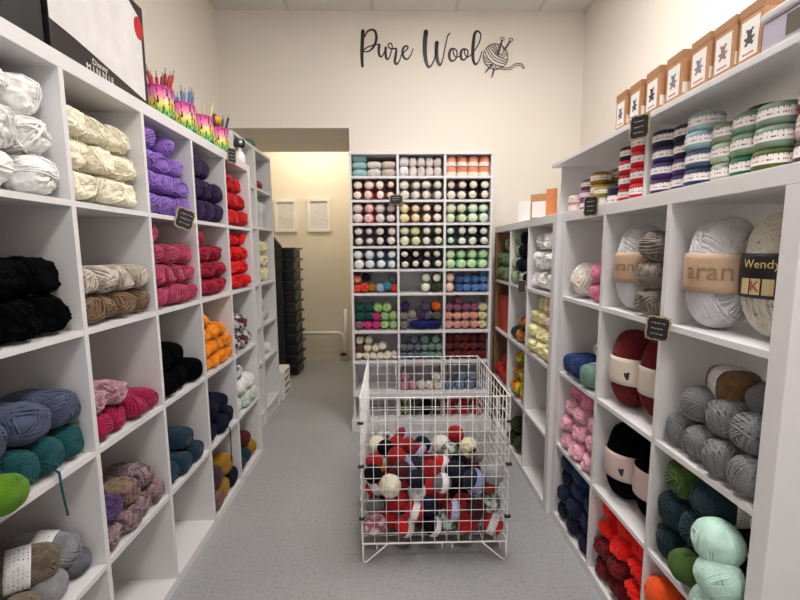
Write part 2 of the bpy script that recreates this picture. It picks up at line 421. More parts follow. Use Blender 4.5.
P_BLUE = paper('#8b93ba', '#3c4472'); P_LILAC = paper('#a9a8c8', '#4b4a78'); P_BLACK = paper('#0c0b0d', '#554c40', 0); P_PINK = paper('#cfb9b4', '#8a7470', 0)

def pos_words(n, i, side):
    """place in the layer as seen from the aisle"""
    if n == 1: return ''
    k = i if side < 0 else n-1-i
    if n == 2: return ['left', 'right'][k]
    if n == 3: return ['left', 'middle', 'right'][k]
    if n == 4: return ['far left', 'centre left', 'centre right', 'far right'][k]
    return ['leftmost', 'second', 'third', 'fourth', 'fifth', 'sixth'][k]
def layer_words(n, j):
    if n == 1: return ''
    if n == 2: return ['lower layer', 'upper layer'][j]
    if n == 3: return ['bottom layer', 'middle layer', 'top layer'][j]
    return ['bottom layer', 'second layer', 'third layer', 'top layer'][j]
def article(w): return w
def fill(cell, kind, layers, r=.045, L=.175, setback=.01, band=None, span=(0, 1), squash=1.0, jit=.008):
    """layers bottom to top; each a list of dye names running away from the camera, or (names, span)"""
    h = cell.z; nl = len(layers)
    for j, lay in enumerate(layers):
        sp = span
        if isinstance(lay, tuple): lay, sp = lay
        n = len(lay); ya = cell.y0+.006+(cell.y1-cell.y0-.012)*sp[0]; yb = cell.y0+.006+(cell.y1-cell.y0-.012)*sp[1]
        w = (yb-ya)/n; ry = min(w/2, r*1.25); rz = r*squash
        for i, nm in enumerate(lay):
            if nm is None: continue
            bnd = band
            if isinstance(nm, tuple): nm, bnd = nm
            k = kind
            if nm.startswith('fluffy') or nm in ('baby pink', 'lemon', 'peach pink', 'pale yellow', 'green eyelash'): k = 'fluffy'
            x = cell.x+cell.side*(setback+L/2+RND.uniform(-.008, .012)+.006*j)
            y = ya+w*(i+.5)+RND.uniform(-1, 1)*min(jit, .15*w); z = h+rz*1.03+.0015+RND.uniform(0, .003)*(j > 0)
            y = min(max(y, cell.y0+ry*1.03+.004), cell.y1-ry*1.03-.004)
            words = [nm, 'yarn skein'] + (['with coloured band'] if bnd is P_TEAL else [])
            lab = ' '.join(words)
            place = ' '.join(q for q in (layer_words(nl, j), pos_words(n, i, cell.side)) if q)
            lab += (', '+place if place else '')+', '+cell.name
            put_yarn(k, Y[nm], (x, y, z), (L/2, ry*1.03, rz*1.03), (RND.choice((0, PI)), RND.uniform(-.02, .02), RND.uniform(-.03, .03)+(PI if RND.random() < .5 else 0)),
                     bnd if k in BAND else None, lab, 'yarn', '%s skeins in %s' % (nm, cell.name))
        h += rz*1.9
def one(cell, kind, nm, fy, fz, half, rot=(0, 0, 0), dx=.06, band=None, label=None, group=None, var=None):
    """a single ball or skein: fy 0..1 across the cubby (near to far), fz height of its centre above the board"""
    pos = (cell.x+cell.side*(dx+half[0] if abs(rot[1]) < 1 else dx+half[1]), cell.y0+fy*.335, cell.z+fz+.0012)
    return put_yarn(kind, Y[nm], pos, half, rot, band, label+', '+cell.name if not label.endswith('.') else label[:-1], 'yarn', group, var)
C = Cell
# ---- left cube shelf
W3 = ['fluffy white']*3
fill(C('L', 0, 0), 'fluffy', [W3, W3, W3], r=.05, L=.2, setback=-.004)
fill(C('L', 0, 1), 'fluffy', [['fluffy black']*3, ['fluffy black']*3], r=.051, L=.2, setback=-.004)
fill(C('L', 0, 2), 'smooth', [['teal', 'teal', 'teal', 'teal'], ['slate blue', 'slate blue', 'slate blue']], r=.05, L=.19, setback=-.004)
c = C('L', 0, 2)
one(c, 'ball', 'lime green', .15, .045, (.045, .046, .045), (0, 0, .3), -.05, None, 'lime green yarn ball at the front left')
c = C('L', 0, 3)
one(c, 'smooth', 'taupe', .52, .118, (.085, .048, .046), (0, .1, .7), .02, P_WHITE, 'taupe yarn skein with white band, upper left')
one(c, 'smooth', 'light grey', .78, .1, (.08, .05, .05), (1, .2, .25), .03, P_WHITE, 'grey yarn skein with white band, upper right')
one(c, 'ball', 'taupe', .36, .045, (.048, .048, .045), (0, 0, .4), .02, None, 'brown beige yarn ball, front left')
one(c, 'ball', 'light grey', .62, .045, (.05, .05, .042), (0, 1, .4), .015, None, 'light grey yarn ball, front centre')
one(c, 'ball', 'dark grey', .88, .038, (.042, .04, .038), (0, 0, .4), .02, None, 'dark grey yarn ball, front right')
one(c, 'smooth', 'taupe', .6, .052, (.08, .05, .05), (0, 0, 1.5), .2, P_WHITE, 'taupe yarn skein at the back')
one(c, 'smooth', 'taupe', .62, .145, (.08, .046, .045), (0, 0, 1.5), .21, P_WHITE, 'raised taupe yarn skein with white band behind')
fill(C('L', 1, 0), 'fluffy', [['fluffy cream']*3]*3, r=.046, L=.2, setback=-.004)
fill(C('L', 1, 1), 'chunky', [['brown']*4, ['beige grey']*4], r=.043, L=.19, setback=-.004)
fill(C('L', 1, 2), 'chunky', [['magenta']*4, (['dusty mauve']*2, (0, .5))], r=.04, L=.16, setback=-.004)
fill(C('L', 1, 3), 'chunky', [['mauve marl', 'mauve marl', 'mauve marl', 'mauve marl'], (['shiny purple', 'green marl', 'mauve marl'], (.05, .9))], r=.041, L=.16, setback=-.004)
fill(C('L', 2, 0), 'chunky', [[('lilac', P_TEAL), 'lilac', 'lilac'], [('lilac', P_TEAL), 'lilac', 'lilac'], ['lilac']*3, (['lilac', 'lilac'], (0, .85))], r=.041, L=.18, setback=-.004)
fill(C('L', 2, 1), 'chunky', [['rose pink']*4, ['rose pink']*4, ['rose pink']*3, (['rose pink'], (0, .3))], r=.0415, L=.19, setback=-.004)
fill(C('L', 2, 2), 'smooth', [[('black', P_TEAL), 'black', 'black'], (['black', 'black'], (0, .66))], r=.05, L=.19, setback=-.004)
fill(C('L', 2, 3), 'smooth', [(['petrol blue']*3, (0, .85)), (['petrol blue'], (.35, .75))], r=.043, L=.16, setback=-.004)
fill(C('L', 3, 0), 'smooth', [['dark purple']*3, ['dark purple']*3, (['dark purple']*2, (0, .7))], r=.05, L=.19, setback=-.004)
fill(C('L', 3, 1), 'fluffy', [['crimson']*3, ['crimson']*3, ['crimson']*3, (['crimson'], (0, .36))], r=.0415, L=.19, setback=-.004)
fill(C('L', 3, 2), 'chunky', [['orange']*4, ['orange']*4, (['orange']*3, (0, .9)), (['orange'], (.1, .5))], r=.035, L=.17, setback=-.004)
fill(C('L', 3, 3), 'smooth', [['navy']*3, (['navy']*2, (.1, .75))], r=.05, L=.18, setback=-.004)
fill(C('L', 3, 4), 'smooth', [['mauve brown', 'mustard', 'navy'], (['plum', 'mustard'], (.05, .85))], r=.052, L=.12, setback=-.004)
fill(C('L', 4, 0), 'fluffy', [['red']*3, ['red']*3, ['red']*2], r=.048, L=.19, setback=-.004)
fill(C('L', 4, 1), 'fluffy', [['bright red']*3]*4, r=.0415, L=.19, setback=-.006)
fill(C('L', 4, 2), 'ball', [['burgundy marl']*3, (['navy marl', 'burgundy marl'], (.05, .8))], r=.05, L=.13, setback=-.004)
fill(C('L', 4, 3), 'smooth', [['white and green']*3, (['white', 'white'], (.2, .95)), (['white and blue'], (.1, .5))], r=.046, L=.15, setback=-.004)
fill(C('L', 4, 4), 'ball', [['dark teal', 'dark teal', 'mustard'], (['maroon'], (.4, .8))], r=.048, L=.11, setback=-.004)

# loose ends hanging over the edge
def strand(name, mat, pts, label, r=.0022):
    b = MB(); b.tube(pts, r, 6); return tag(b.build(name, mat), label, 'yarn end')
c = C('L', 0, 2); strand('yarn_strand', Y['teal'], [(c.x-.02, .99, c.z+.04), (c.x+.006, 1.0, c.z+.012), (c.x+.008, 1.0, c.z-.03), (c.x+.009, 1.004, c.z-.075), (c.x+.008, 1.01, c.z-.11)], 'loose teal yarn end hanging below the slate blue and teal skeins', .003)
c = C('L', 3, 3); strand('yarn_strand', Y['navy'], [(c.x-.02, c.y0+.2, c.z+.03), (c.x+.006, c.y0+.205, c.z+.01), (c.x+.008, c.y0+.2, c.z-.08), (c.x+.009, c.y0+.195, c.z-.17)], 'loose navy yarn end hanging over the mustard and plum skeins', .003)

# ---- near right cube shelf
c = C('R', 0, 0)
def giant(c, fy, nm, band, label, dx=.03, h=.145, r=.08, rot=(0, -PI/2, 0), fz=None, var=0):
    return one(c, 'giant', nm, fy, fz or h, (h, r, r), rot, dx, band, label, None, var)
g1 = giant(c, .735, 'silver', P_BEIGE, 'giant silver grey yarn skein with beige band', .006, h=.149, r=.081)
g2 = giant(c, .31, 'speckled cream', P_BLACK, 'giant speckled cream yarn skein with black band', .04, h=.149, r=.08, var=1)
c = C('R', 1, 0)
g3 = giant(c, .735, 'silver', P_BEIGE, 'giant silver yarn skein with beige band', .006, h=.149, r=.08)
for k in range(3):
    one(c, 'chunky', 'taupe twist', .3, .046+.086*k, (.085, .055, .046), (.2*k, 0, .15*(k-1)), -.004, None, '%s taupe yarn skein in stack of three' % ['lowest', 'middle', 'topmost'][k], 'taupe skeins beside giant silver skein')
c = C('R', 2, 0)
one(c, 'puff', 'speckled cream', .76, .078, (.08, .078, .078), (0, 0, .3), .0, None, 'speckled cream fluffy yarn ball')
for k in range(2):
    one(c, 'chunky', 'mid pink', .33, .04+.074*k, (.075, .048, .04), (.5*k, 0, .1), .02, None, '%s pink yarn skein beside cream ball' % ['lower', 'upper'][k], 'pink skeins beside cream ball')
c = C('R', 1, 1)
giant(c, .735, 'dark red', P_CREAM, 'upright giant dark red yarn skein with cream band', .008, h=.14, r=.078)
giant(c, .33, 'dark red', P_CREAM, 'leaning giant dark red yarn skein with cream band', .03, h=.135, r=.076, rot=(.16, -PI/2+.0, 0), fz=.14, var=1)
c = C('R', 2, 1)
one(c, 'smooth', 'royal blue', .83, .05, (.08, .05, .048), (0, 0, .1), .0, None, 'royal blue yarn skein, left')
one(c, 'smooth', 'royal blue', .56, .058, (.08, .052, .056), (1, .1, .1), -.01, None, 'royal blue yarn skein, middle')
one(c, 'smooth', 'sea green', .26, .052, (.07, .055, .05), (0, 0, .2), -.01, P_WHITE, 'sea green yarn skein')
one(c, 'smooth', 'white and blue', .5, .14, (.08, .044, .042), (1, 0, .4), .07, P_WHITE, 'white and blue yarn skein on top')
c = C('R', 0, 1)
fill(c, 'smooth', [['mid grey']*4, (['mid grey']*3, (.05, .85))], r=.048, L=.16, setback=-.004)
one(c, 'smooth', 'fawn', .62, .205, (.085, .05, .048), (0, 0, 1.25), .03, P_WHITE, 'fawn brown yarn skein lying on the grey ones')
one(c, 'smooth', 'mid grey', .3, .205, (.08, .048, .045), (1, 0, .3), .06, P_WHITE, 'grey yarn skein with white band, topmost')
c = C('R', 1, 2)
giant(c, .735, 'black', P_PINK, 'upright giant black yarn skein with pale band', .008, h=.142, r=.079)
giant(c, .33, 'black', P_PINK, 'second giant black yarn skein nearest the camera', .035, h=.142, r=.078, var=1)
c = C('R', 2, 2)
fill(c, 'fluffy', [['baby pink']*3, ['baby pink']*3, ['baby pink']*3, (['candy pink']*2, (.2, .95))], r=.0415, L=.18, setback=-.006)
c = C('R', 0, 2)
fill(c, 'smooth', [(['deep teal']*2, (.44, 1)), (['deep teal', 'deep teal'], (.4, 1)), ([('deep teal', P_WHITE), 'olive green'], (.34, .96))], r=.055, L=.18, setback=-.004)
one(c, 'ball', 'mint', .28, .205, (.055, .058, .058), (0, 0, .3), -.045, None, 'large mint yarn ball, front upper left')
one(c, 'ball', 'mint', .155, .265, (.05, .046, .048), (1, 0, .3), .06, None, 'mint yarn ball, upper right by the end panel')
one(c, 'ball', 'mint', .19, .135, (.05, .055, .052), (2, 0, .3), -.055, None, 'mint yarn ball, front middle right')
one(c, 'ball', 'mint', .24, .05, (.045, .052, .045), (2, 1, .3), -.05, None, 'lowest mint yarn ball at the front')
one(c, 'ball', 'olive green', .47, .085, (.042, .046, .045), (0, 1, .3), -.055, None, 'olive green yarn ball under the mint ones')
c = C('R', 1, 3)
fill(c, 'fluffy', [['scarlet', 'dark red', 'dark red'], ['scarlet', 'dark red', 'dark red'], ['scarlet']*3, ['scarlet']*3], r=.0415, L=.19, setback=-.006)
c = C('R', 2, 3)
fill(c, 'smooth', [['deep navy']*3, ['deep navy', 'deep navy', 'deep navy'], ['denim blue', 'denim blue', 'deep navy'], (['denim blue']*2, (.3, 1))], r=.0415, L=.18, setback=-.006)
c = C('R', 0, 3)
one(c, 'ball', 'coral orange', .84, .24, (.055, .055, .055), (0, 0, .3), -.03, None, 'coral orange yarn ball')
fill(c, 'smooth', [['dark red', 'candy pink', 'coral orange'], ['dark red', 'candy pink', 'coral orange'], (['candy pink'], (.3, .64))], r=.05, L=.17, setback=-.004)

# ---- far right cube shelf
fill(C('F', 0, 0), 'fluffy', [['fluffy white']*3, ['fluffy white']*2, ['fluffy white']*2], r=.052, L=.2, setback=-.004)
fill(C('F', 0, 1), 'fluffy', [['lemon']*3, ['lemon']*3, (['peach pink', 'lemon', 'lemon'], (0, 1)), (['peach pink', 'lemon'], (0, .8))], r=.0415, L=.19, setback=-.006)
fill(C('F', 1, 0), 'smooth', [['navy', 'navy marl', 'pale green'], ['navy', 'navy', 'pale green'], ['navy', 'navy', 'pale green'], ['navy', 'navy', 'pale green']], r=.0415, L=.18, setback=-.004)
fill(C('F', 1, 1), 'ball', [['rainbow orange', 'rainbow orange', 'dark teal'], (['rainbow orange'], (.2, .6))], r=.044, L=.12, setback=-.004)
fill(C('F', 1, 2), 'ball', [['rainbow']*3, (['rainbow']*2, (.1, .8)), (['rainbow'], (.3, .75))], r=.05, L=.12, setback=-.004)
fill(C('F', 1, 3), 'ball', [(['dark olive']*2, (.3, 1)), (['dark olive'], (.5, .9))], r=.05, L=.12, setback=-.004)
fill(C('F', 2, 0), 'fluffy', [['green eyelash']*3, ['green eyelash']*3, (['green eyelash'], (.2, .6))], r=.05, L=.18, setback=-.004)
fill(C('F', 2, 2), 'smooth', [['red']*3, (['red'], (.2, .6))], r=.05, L=.16, setback=-.004)
c = C('F', 2, 1)
t = empty('storage_box', (c.x+.02, c.y0+.02, c.z+.001)); tag(t, 'orange red storage box in the far right shelf beside the back bookcase', 'box')
boxpart('box_body', plain('orange_red_card', '#c2492e', .6), t, 0, .3, 0, .295, 0, .22, bev=.003)
boxpart('lid', plain('dark_red_card', '#9c3a24', .6), t, -.004, .304, -.004, .299, .22, .25, bev=.003)

# lettering on the two giant bands
def band_text(parent, txt, size, mat, r, x0, az, name='lettering'):
    """letters bent round the band of an upright skein; local X of the skein points up"""
    me = text_mesh(txt, size)
    for v in me.vertices:
        a = az + v.co.x/r
        rr = r+.0012+max(v.co.z, 0)
        up = v.co.y + x0
        v.co = (up, -rr*math.sin(a), rr*math.cos(a))
    me.materials.clear(); me.materials.append(mat); me.update()
    return link(name, me, parent)

LETTERS=[[[[-0.19,2.882,0.0217],[-0.195,2.818,0.0217],[-0.199,2.753,0.0217],[-0.2,2.693,0.0192],[-0.197,2.643,0.0141]],[[-0.18,2.842,0.0064],[-0.162,2.875,0.0077],[-0.13,2.893,0.0089],[-0.105,2.884,0.0141],[-0.094,2.854,0.0166],[-0.096,2.819,0.0166],[-0.113,2.78,0.0141],[-0.142,2.75,0.0077],[-0.171,2.742,0.0051],[-0.188,2.749,0.0051],[-0.173,2.765,0.0051],[-0.129,2.785,0.0051],[-0.078,2.794,0.0045]]],[[[-0.073,2.789,0.0153],[-0.078,2.741,0.0153],[-0.069,2.713,0.0128],[-0.053,2.713,0.0064],[-0.034,2.747,0.0057],[-0.027,2.776,0.0128],[-0.028,2.729,0.0153],[-0.022,2.696,0.0128],[-0.006,2.697,0.0064],[0.009,2.73,0.0057]]],[[[0.009,2.73,0.0057],[0.021,2.777,0.0057],[0.011,2.8,0.0057],[-0.007,2.794,0.0064],[-0.005,2.774,0.0064],[0.017,2.763,0.0064],[0.049,2.763,0.0102],[0.046,2.724,0.0166],[0.039,2.676,0.0166],[0.051,2.658,0.0115],[0.071,2.679,0.0057],[0.087,2.724,0.0051]]],[[[0.087,2.724,0.0051],[0.119,2.751,0.0057],[0.136,2.773,0.0077],[0.122,2.783,0.0089],[0.103,2.769,0.0128],[0.095,2.736,0.0153],[0.106,2.703,0.0128],[0.132,2.693,0.0077],[0.157,2.724,0.0051],[0.171,2.763,0.0045]]],[[[0.266,2.879,0.0281],[0.259,2.814,0.0281],[0.258,2.748,0.0268],[0.266,2.682,0.023],[0.284,2.641,0.0166],[0.308,2.653,0.0089],[0.33,2.7,0.0064],[0.342,2.755,0.0077]],[[0.346,2.805,0.0243],[0.343,2.749,0.023],[0.35,2.688,0.0204],[0.368,2.652,0.0141],[0.388,2.689,0.007],[0.407,2.779,0.0064],[0.424,2.85,0.0064],[0.442,2.871,0.0051]]],[[[0.474,2.764,0.0077],[0.45,2.761,0.0128],[0.437,2.731,0.0166],[0.441,2.695,0.0153],[0.462,2.68,0.0089],[0.488,2.701,0.007],[0.494,2.737,0.007],[0.484,2.76,0.0064],[0.468,2.76,0.0064],[0.468,2.731,0.0057],[0.487,2.707,0.0051],[0.51,2.712,0.0051]]],[[[0.554,2.763,0.0077],[0.532,2.758,0.0128],[0.521,2.731,0.0166],[0.526,2.698,0.0141],[0.545,2.689,0.0083],[0.568,2.71,0.007],[0.574,2.743,0.007],[0.564,2.76,0.0064],[0.55,2.755,0.0057],[0.551,2.728,0.0057],[0.571,2.708,0.0051],[0.598,2.725,0.0051]]],[[[0.598,2.725,0.0051],[0.634,2.77,0.0057],[0.66,2.821,0.0064],[0.665,2.863,0.0064],[0.646,2.885,0.0089],[0.623,2.872,0.0166],[0.613,2.815,0.0204],[0.609,2.749,0.0204],[0.613,2.689,0.0179],[0.631,2.658,0.0115],[0.655,2.683,0.0057],[0.677,2.747,0.0045]]]]
YARNDRAW=[[[0.867,2.712,0.0038],[0.866,2.695,0.0038],[0.861,2.678,0.0038],[0.853,2.663,0.0038],[0.842,2.649,0.0038],[0.829,2.638,0.0038],[0.813,2.63,0.0038],[0.796,2.625,0.0038],[0.779,2.623,0.0038],[0.761,2.625,0.0038],[0.744,2.63,0.0038],[0.728,2.638,0.0038],[0.714,2.649,0.0038],[0.702,2.662,0.0038],[0.694,2.677,0.0038],[0.688,2.694,0.0038],[0.686,2.711,0.0038],[0.688,2.729,0.0038],[0.693,2.745,0.0038],[0.701,2.76,0.0038],[0.712,2.774,0.0038],[0.725,2.785,0.0038],[0.74,2.793,0.0038],[0.757,2.798,0.0038],[0.775,2.8,0.0038],[0.793,2.798,0.0038],[0.81,2.793,0.0038],[0.825,2.785,0.0038],[0.839,2.774,0.0038],[0.851,2.761,0.0038],[0.86,2.746,0.0038],[0.865,2.729,0.0038],[0.867,2.712,0.0038]],[[0.709,2.767,0.0038],[0.738,2.716,0.0038],[0.787,2.678,0.0038],[0.858,2.66,0.0038]],[[0.718,2.779,0.0038],[0.754,2.722,0.0038],[0.8,2.692,0.0038],[0.865,2.674,0.0038]],[[0.727,2.789,0.0038],[0.77,2.734,0.0038],[0.818,2.703,0.0038],[0.869,2.69,0.0038]],[[0.696,2.749,0.0038],[0.723,2.698,0.0038],[0.771,2.659,0.0038],[0.833,2.642,0.0038]],[[0.74,2.792,0.0038],[0.763,2.764,0.0038],[0.786,2.722,0.0038]],[[0.753,2.797,0.0038],[0.776,2.764,0.0038],[0.792,2.728,0.0038]],[[0.769,2.798,0.0038],[0.785,2.77,0.0038],[0.795,2.737,0.0038]],[[0.788,2.798,0.0038],[0.796,2.782,0.0038],[0.801,2.761,0.0038]],[[0.793,2.721,0.0038],[0.824,2.734,0.0038],[0.849,2.761,0.0038]],[[0.809,2.713,0.0038],[0.84,2.728,0.0038],[0.859,2.749,0.0038]],[[0.828,2.706,0.0038],[0.853,2.72,0.0038],[0.866,2.734,0.0038]],[[0.82,2.794,0.0038],[0.83,2.776,0.0038],[0.836,2.755,0.0038]],[[0.687,2.722,0.0038],[0.704,2.704,0.0038],[0.716,2.703,0.0038]],[[0.687,2.704,0.0038],[0.707,2.689,0.0038],[0.729,2.688,0.0038]],[[0.693,2.68,0.0038],[0.717,2.673,0.0038],[0.749,2.673,0.0038]],[[0.701,2.659,0.0038],[0.724,2.656,0.0038],[0.755,2.659,0.0038]],[[0.756,2.656,0.0038],[0.762,2.638,0.0038],[0.772,2.625,0.0038]],[[0.775,2.653,0.0038],[0.78,2.635,0.0038],[0.791,2.625,0.0038]],[[0.794,2.648,0.0038],[0.798,2.633,0.0038],[0.807,2.627,0.0038]],[[0.81,2.642,0.0038],[0.846,2.634,0.0038],[0.884,2.638,0.0038],[0.915,2.658,0.0038],[0.947,2.666,0.0038],[0.973,2.66,0.0038],[0.988,2.642,0.0038]],[[0.811,2.628,0.0038],[0.849,2.622,0.0038],[0.891,2.626,0.0038],[0.922,2.646,0.0038],[0.948,2.653,0.0038],[0.967,2.648,0.0038],[0.98,2.633,0.0038]],[[0.988,2.642,0.0038],[0.991,2.634,0.0038],[0.98,2.632,0.0038]],[[0.821,2.821,0.0101],[0.804,2.761,0.0139],[0.797,2.728,0.0089]],[[0.879,2.815,0.0101],[0.858,2.782,0.0114],[0.843,2.761,0.0101]],[[0.752,2.656,0.0127],[0.73,2.632,0.0114],[0.702,2.601,0.0051]],[[0.767,2.626,0.0114],[0.76,2.596,0.0101],[0.751,2.566,0.0044]],[[0.838,2.834,0.0038],[0.836,2.829,0.0038],[0.832,2.825,0.0038],[0.825,2.824,0.0038],[0.819,2.825,0.0038],[0.814,2.829,0.0038],[0.812,2.834,0.0038],[0.814,2.839,0.0038],[0.818,2.843,0.0038],[0.825,2.845,0.0038],[0.831,2.843,0.0038],[0.836,2.84,0.0038],[0.838,2.834,0.0038]],[[0.9,2.827,0.0038],[0.898,2.822,0.0038],[0.893,2.818,0.0038],[0.887,2.817,0.0038],[0.881,2.818,0.0038],[0.876,2.822,0.0038],[0.874,2.827,0.0038],[0.876,2.833,0.0038],[0.88,2.836,0.0038],[0.887,2.838,0.0038],[0.893,2.837,0.0038],[0.898,2.833,0.0038],[0.9,2.827,0.0038]]]

PILE=[('cream', 0, -0.08, 1.968, 0.342, 0.042),
('blackwhite', 0, -0.033, 2.033, 0.347, 0.04),
('red', 0, 0.018, 1.963, 0.346, 0.04),
('lavender', 0, 0.05, 2.066, 0.343, 0.038),
('red', 0, 0.079, 2.001, 0.32, 0.038),
('navy', 0, 0.147, 1.97, 0.338, 0.04),
('white', 0, 0.244, 1.985, 0.327, 0.048),
('red', 0, 0.317, 2.0, 0.376, 0.042),
('creamblack', 0, 0.379, 1.971, 0.317, 0.048),
('silver', 0, 0.421, 2.029, 0.257, 0.048),
('redband', 0, 0.302, 2.033, 0.289, 0.038),
('red', 1, -0.086, 1.777, 0.355, 0.038),
('orange', 1, -0.07, 1.836, 0.311, 0.039),
('orange', 1, -0.027, 1.897, 0.31, 0.038),
('black', 1, -0.035, 1.863, 0.376, 0.038),
('red', 1, 0.016, 1.807, 0.361, 0.041),
('navyband', 1, 0.089, 1.784, 0.335, 0.041),
('lavender', 1, 0.121, 1.847, 0.367, 0.038),
('red', 1, 0.177, 1.814, 0.289, 0.043),
('redband', 1, 0.237, 1.867, 0.288, 0.038),
('black', 1, 0.307, 1.83, 0.316, 0.038),
('greenwhite', 1, 0.273, 1.906, 0.34, 0.038),
('black', 2, -0.086, 1.67, 0.355, 0.038),
('cream', 2, -0.014, 1.65, 0.314, 0.045),
('maroon', 2, 0.038, 1.7, 0.353, 0.038),
('navy', 2, 0.098, 1.66, 0.334, 0.038),
('greyband', 2, 0.211, 1.666, 0.312, 0.038),
('navy', 2, 0.276, 1.708, 0.34, 0.045),
('navyband', 2, 0.342, 1.649, 0.332, 0.045),
('rust', 2, 0.418, 1.689, 0.291, 0.038),
('silver', 2, 0.426, 1.651, 0.36, 0.043),
('redband', 3, -0.081, 1.783, 0.234, 0.043),
('navy', 3, -0.023, 1.877, 0.194, 0.039),
('red', 3, 0.07, 1.765, 0.239, 0.039),
('cream', 3, 0.12, 1.822, 0.234, 0.038),
('red', 3, 0.163, 1.747, 0.239, 0.043),
('greyband', 3, 0.224, 1.816, 0.224, 0.038),
('navywhite', 3, 0.389, 1.775, 0.209, 0.047),
('black', 3, 0.299, 1.779, 0.211, 0.041),
('red', 4, 0.017, 1.686, 0.226, 0.048),
('whiteband', 4, 0.102, 1.698, 0.254, 0.038),
('redband', 4, 0.089, 1.643, 0.202, 0.039),
('navy', 4, 0.159, 1.674, 0.198, 0.039),
('red', 4, 0.219, 1.754, 0.178, 0.041),
('lavender', 4, 0.258, 1.642, 0.2, 0.038),
('red', 4, 0.303, 1.702, 0.199, 0.038),
('maroon', 4, 0.358, 1.642, 0.207, 0.038),
('greenwhite', 4, 0.424, 1.691, 0.207, 0.045),
('greywhite', 5, -0.086, 1.883, 0.152, 0.038),
('grey', 5, -0.082, 1.725, 0.167, 0.038),
('darkred', 5, -0.067, 1.803, 0.138, 0.047),
('red', 5, 0.061, 1.751, 0.132, 0.041),
('maroon', 5, 0.146, 1.768, 0.137, 0.045),
('lavender', 5, 0.36, 1.777, 0.13, 0.038),
('red', 5, 0.423, 1.832, 0.135, 0.043),
('greywhite', 5, 0.303, 1.729, 0.13, 0.038),
('pinkwhite', 6, -0.079, 1.649, 0.136, 0.045),
('red', 6, -0.01, 1.704, 0.136, 0.045),
('redband', 6, 0.05, 1.645, 0.132, 0.041),
('maroon', 6, 0.113, 1.693, 0.131, 0.039),
('blackband', 6, 0.17, 1.642, 0.13, 0.038),
('green', 6, 0.236, 1.685, 0.134, 0.043),
('red', 6, 0.315, 1.649, 0.138, 0.045),
('lavender', 6, 0.375, 1.703, 0.13, 0.038),
('redband', 6, 0.428, 1.645, 0.133, 0.041),
('red', 6, 0.431, 1.753, 0.13, 0.038),
('fill', 9, -0.028, 1.94, 0.138, 0.046),
('fill', 9, 0.033, 1.839, 0.138, 0.046),
('fill', 9, 0.391, 2.004, 0.138, 0.046),
('fill', 9, 0.198, 2.176, 0.138, 0.046),
('fill', 9, 0.002, 1.774, 0.192, 0.046),
('fill', 9, 0.061, 2.098, 0.138, 0.046),
('fill', 9, 0.194, 1.888, 0.198, 0.046),
('fill', 9, -0.035, 2.096, 0.138, 0.046),
('fill', 9, 0.333, 2.096, 0.138, 0.046),
('fill', 9, 0.015, 2.02, 0.138, 0.046),
('fill', 9, 0.107, 2.176, 0.138, 0.046),
('fill', 9, 0.199, 2.017, 0.138, 0.046),
('fill', 9, 0.152, 2.097, 0.138, 0.046),
('fill', 9, 0.242, 2.097, 0.138, 0.046),
('fill', 9, 0.29, 2.016, 0.138, 0.046),
('fill', 9, 0.423, 2.089, 0.138, 0.046),
('fill', 9, 0.013, 2.176, 0.138, 0.046),
('fill', 9, 0.227, 1.829, 0.138, 0.046),
('fill', 9, 0.291, 2.176, 0.138, 0.046),
('fill', 9, 0.062, 1.925, 0.138, 0.046),
('fill', 9, -0.078, 2.017, 0.138, 0.046),
('fill', 9, 0.423, 1.919, 0.138, 0.046),
('fill', 9, 0.105, 2.019, 0.138, 0.046),
('fill', 9, 0.123, 1.854, 0.138, 0.046),
('fill', 9, 0.398, 2.176, 0.138, 0.046),
('fill', 9, 0.242, 1.937, 0.138, 0.046),
('fill', 9, 0.151, 1.94, 0.138, 0.046),
('fill', 9, 0.332, 1.935, 0.138, 0.046),
('fill', 9, -0.078, 2.176, 0.138, 0.046),
('fill', 9, 0.316, 1.846, 0.139, 0.046)]
def kid(o, nm): return next(ch for ch in o.children if ch.name.startswith(nm))
M_BROWNINK = plain('brown_ink', '#8f7355', .6); M_GOLDINK = plain('gold_ink', '#d6c38a', .5); M_REDINK = plain('red_ink', '#a33a26', .6)
band_text(kid(g1, 'paper_band'), 'aran', .066, M_BROWNINK, .0866, .004, .55)
band_text(kid(g3, 'paper_band'), 'aran', .05, M_BROWNINK, .0866, .004, .3)
bb = kid(g2, 'paper_band')
band_text(bb, 'Wendy', .027, M_GOLDINK, .0866, .026, .24)
b = MB()
def on_band(u, v, w, r=.0866):
    return (v, -(r+w)*math.sin(u), (r+w)*math.cos(u))
for a0 in (-.28, .03, .34):
    q = [(a0+.26*i/4, -.042) for i in range(5)]+[(a0+.26*(4-i)/4, -.006) for i in range(5)]
    b.prism(q, on_band, .0008)
b.build('pale_square', plain('pale_gold_ink', '#cbb98c', .5), bb)
band_text(bb, 'K', .034, M_REDINK, .0874, -.024, .16)

M_EMB = plain('dark_emblem_ink', '#2a2326', .6)
for o in [q for q in COL.objects if 'giant dark red' in q.get('label', '') or 'giant black' in q.get('label', '')]:
    pb = kid(o, 'paper_band'); b = MB()
    for du, dv, rr in ((0, 0, .009), (.05, .009, .0055), (-.07, .006, .005), (.02, -.009, .006)):
        b.prism([(.75+du+rr/.09*math.cos(2*PI*i/12), -.012+dv+rr*math.sin(2*PI*i/12)) for i in range(12)], lambda u, v, w: on_band(u, v, w, .0866), .0006)
    b.build('emblem', M_EMB, pb)

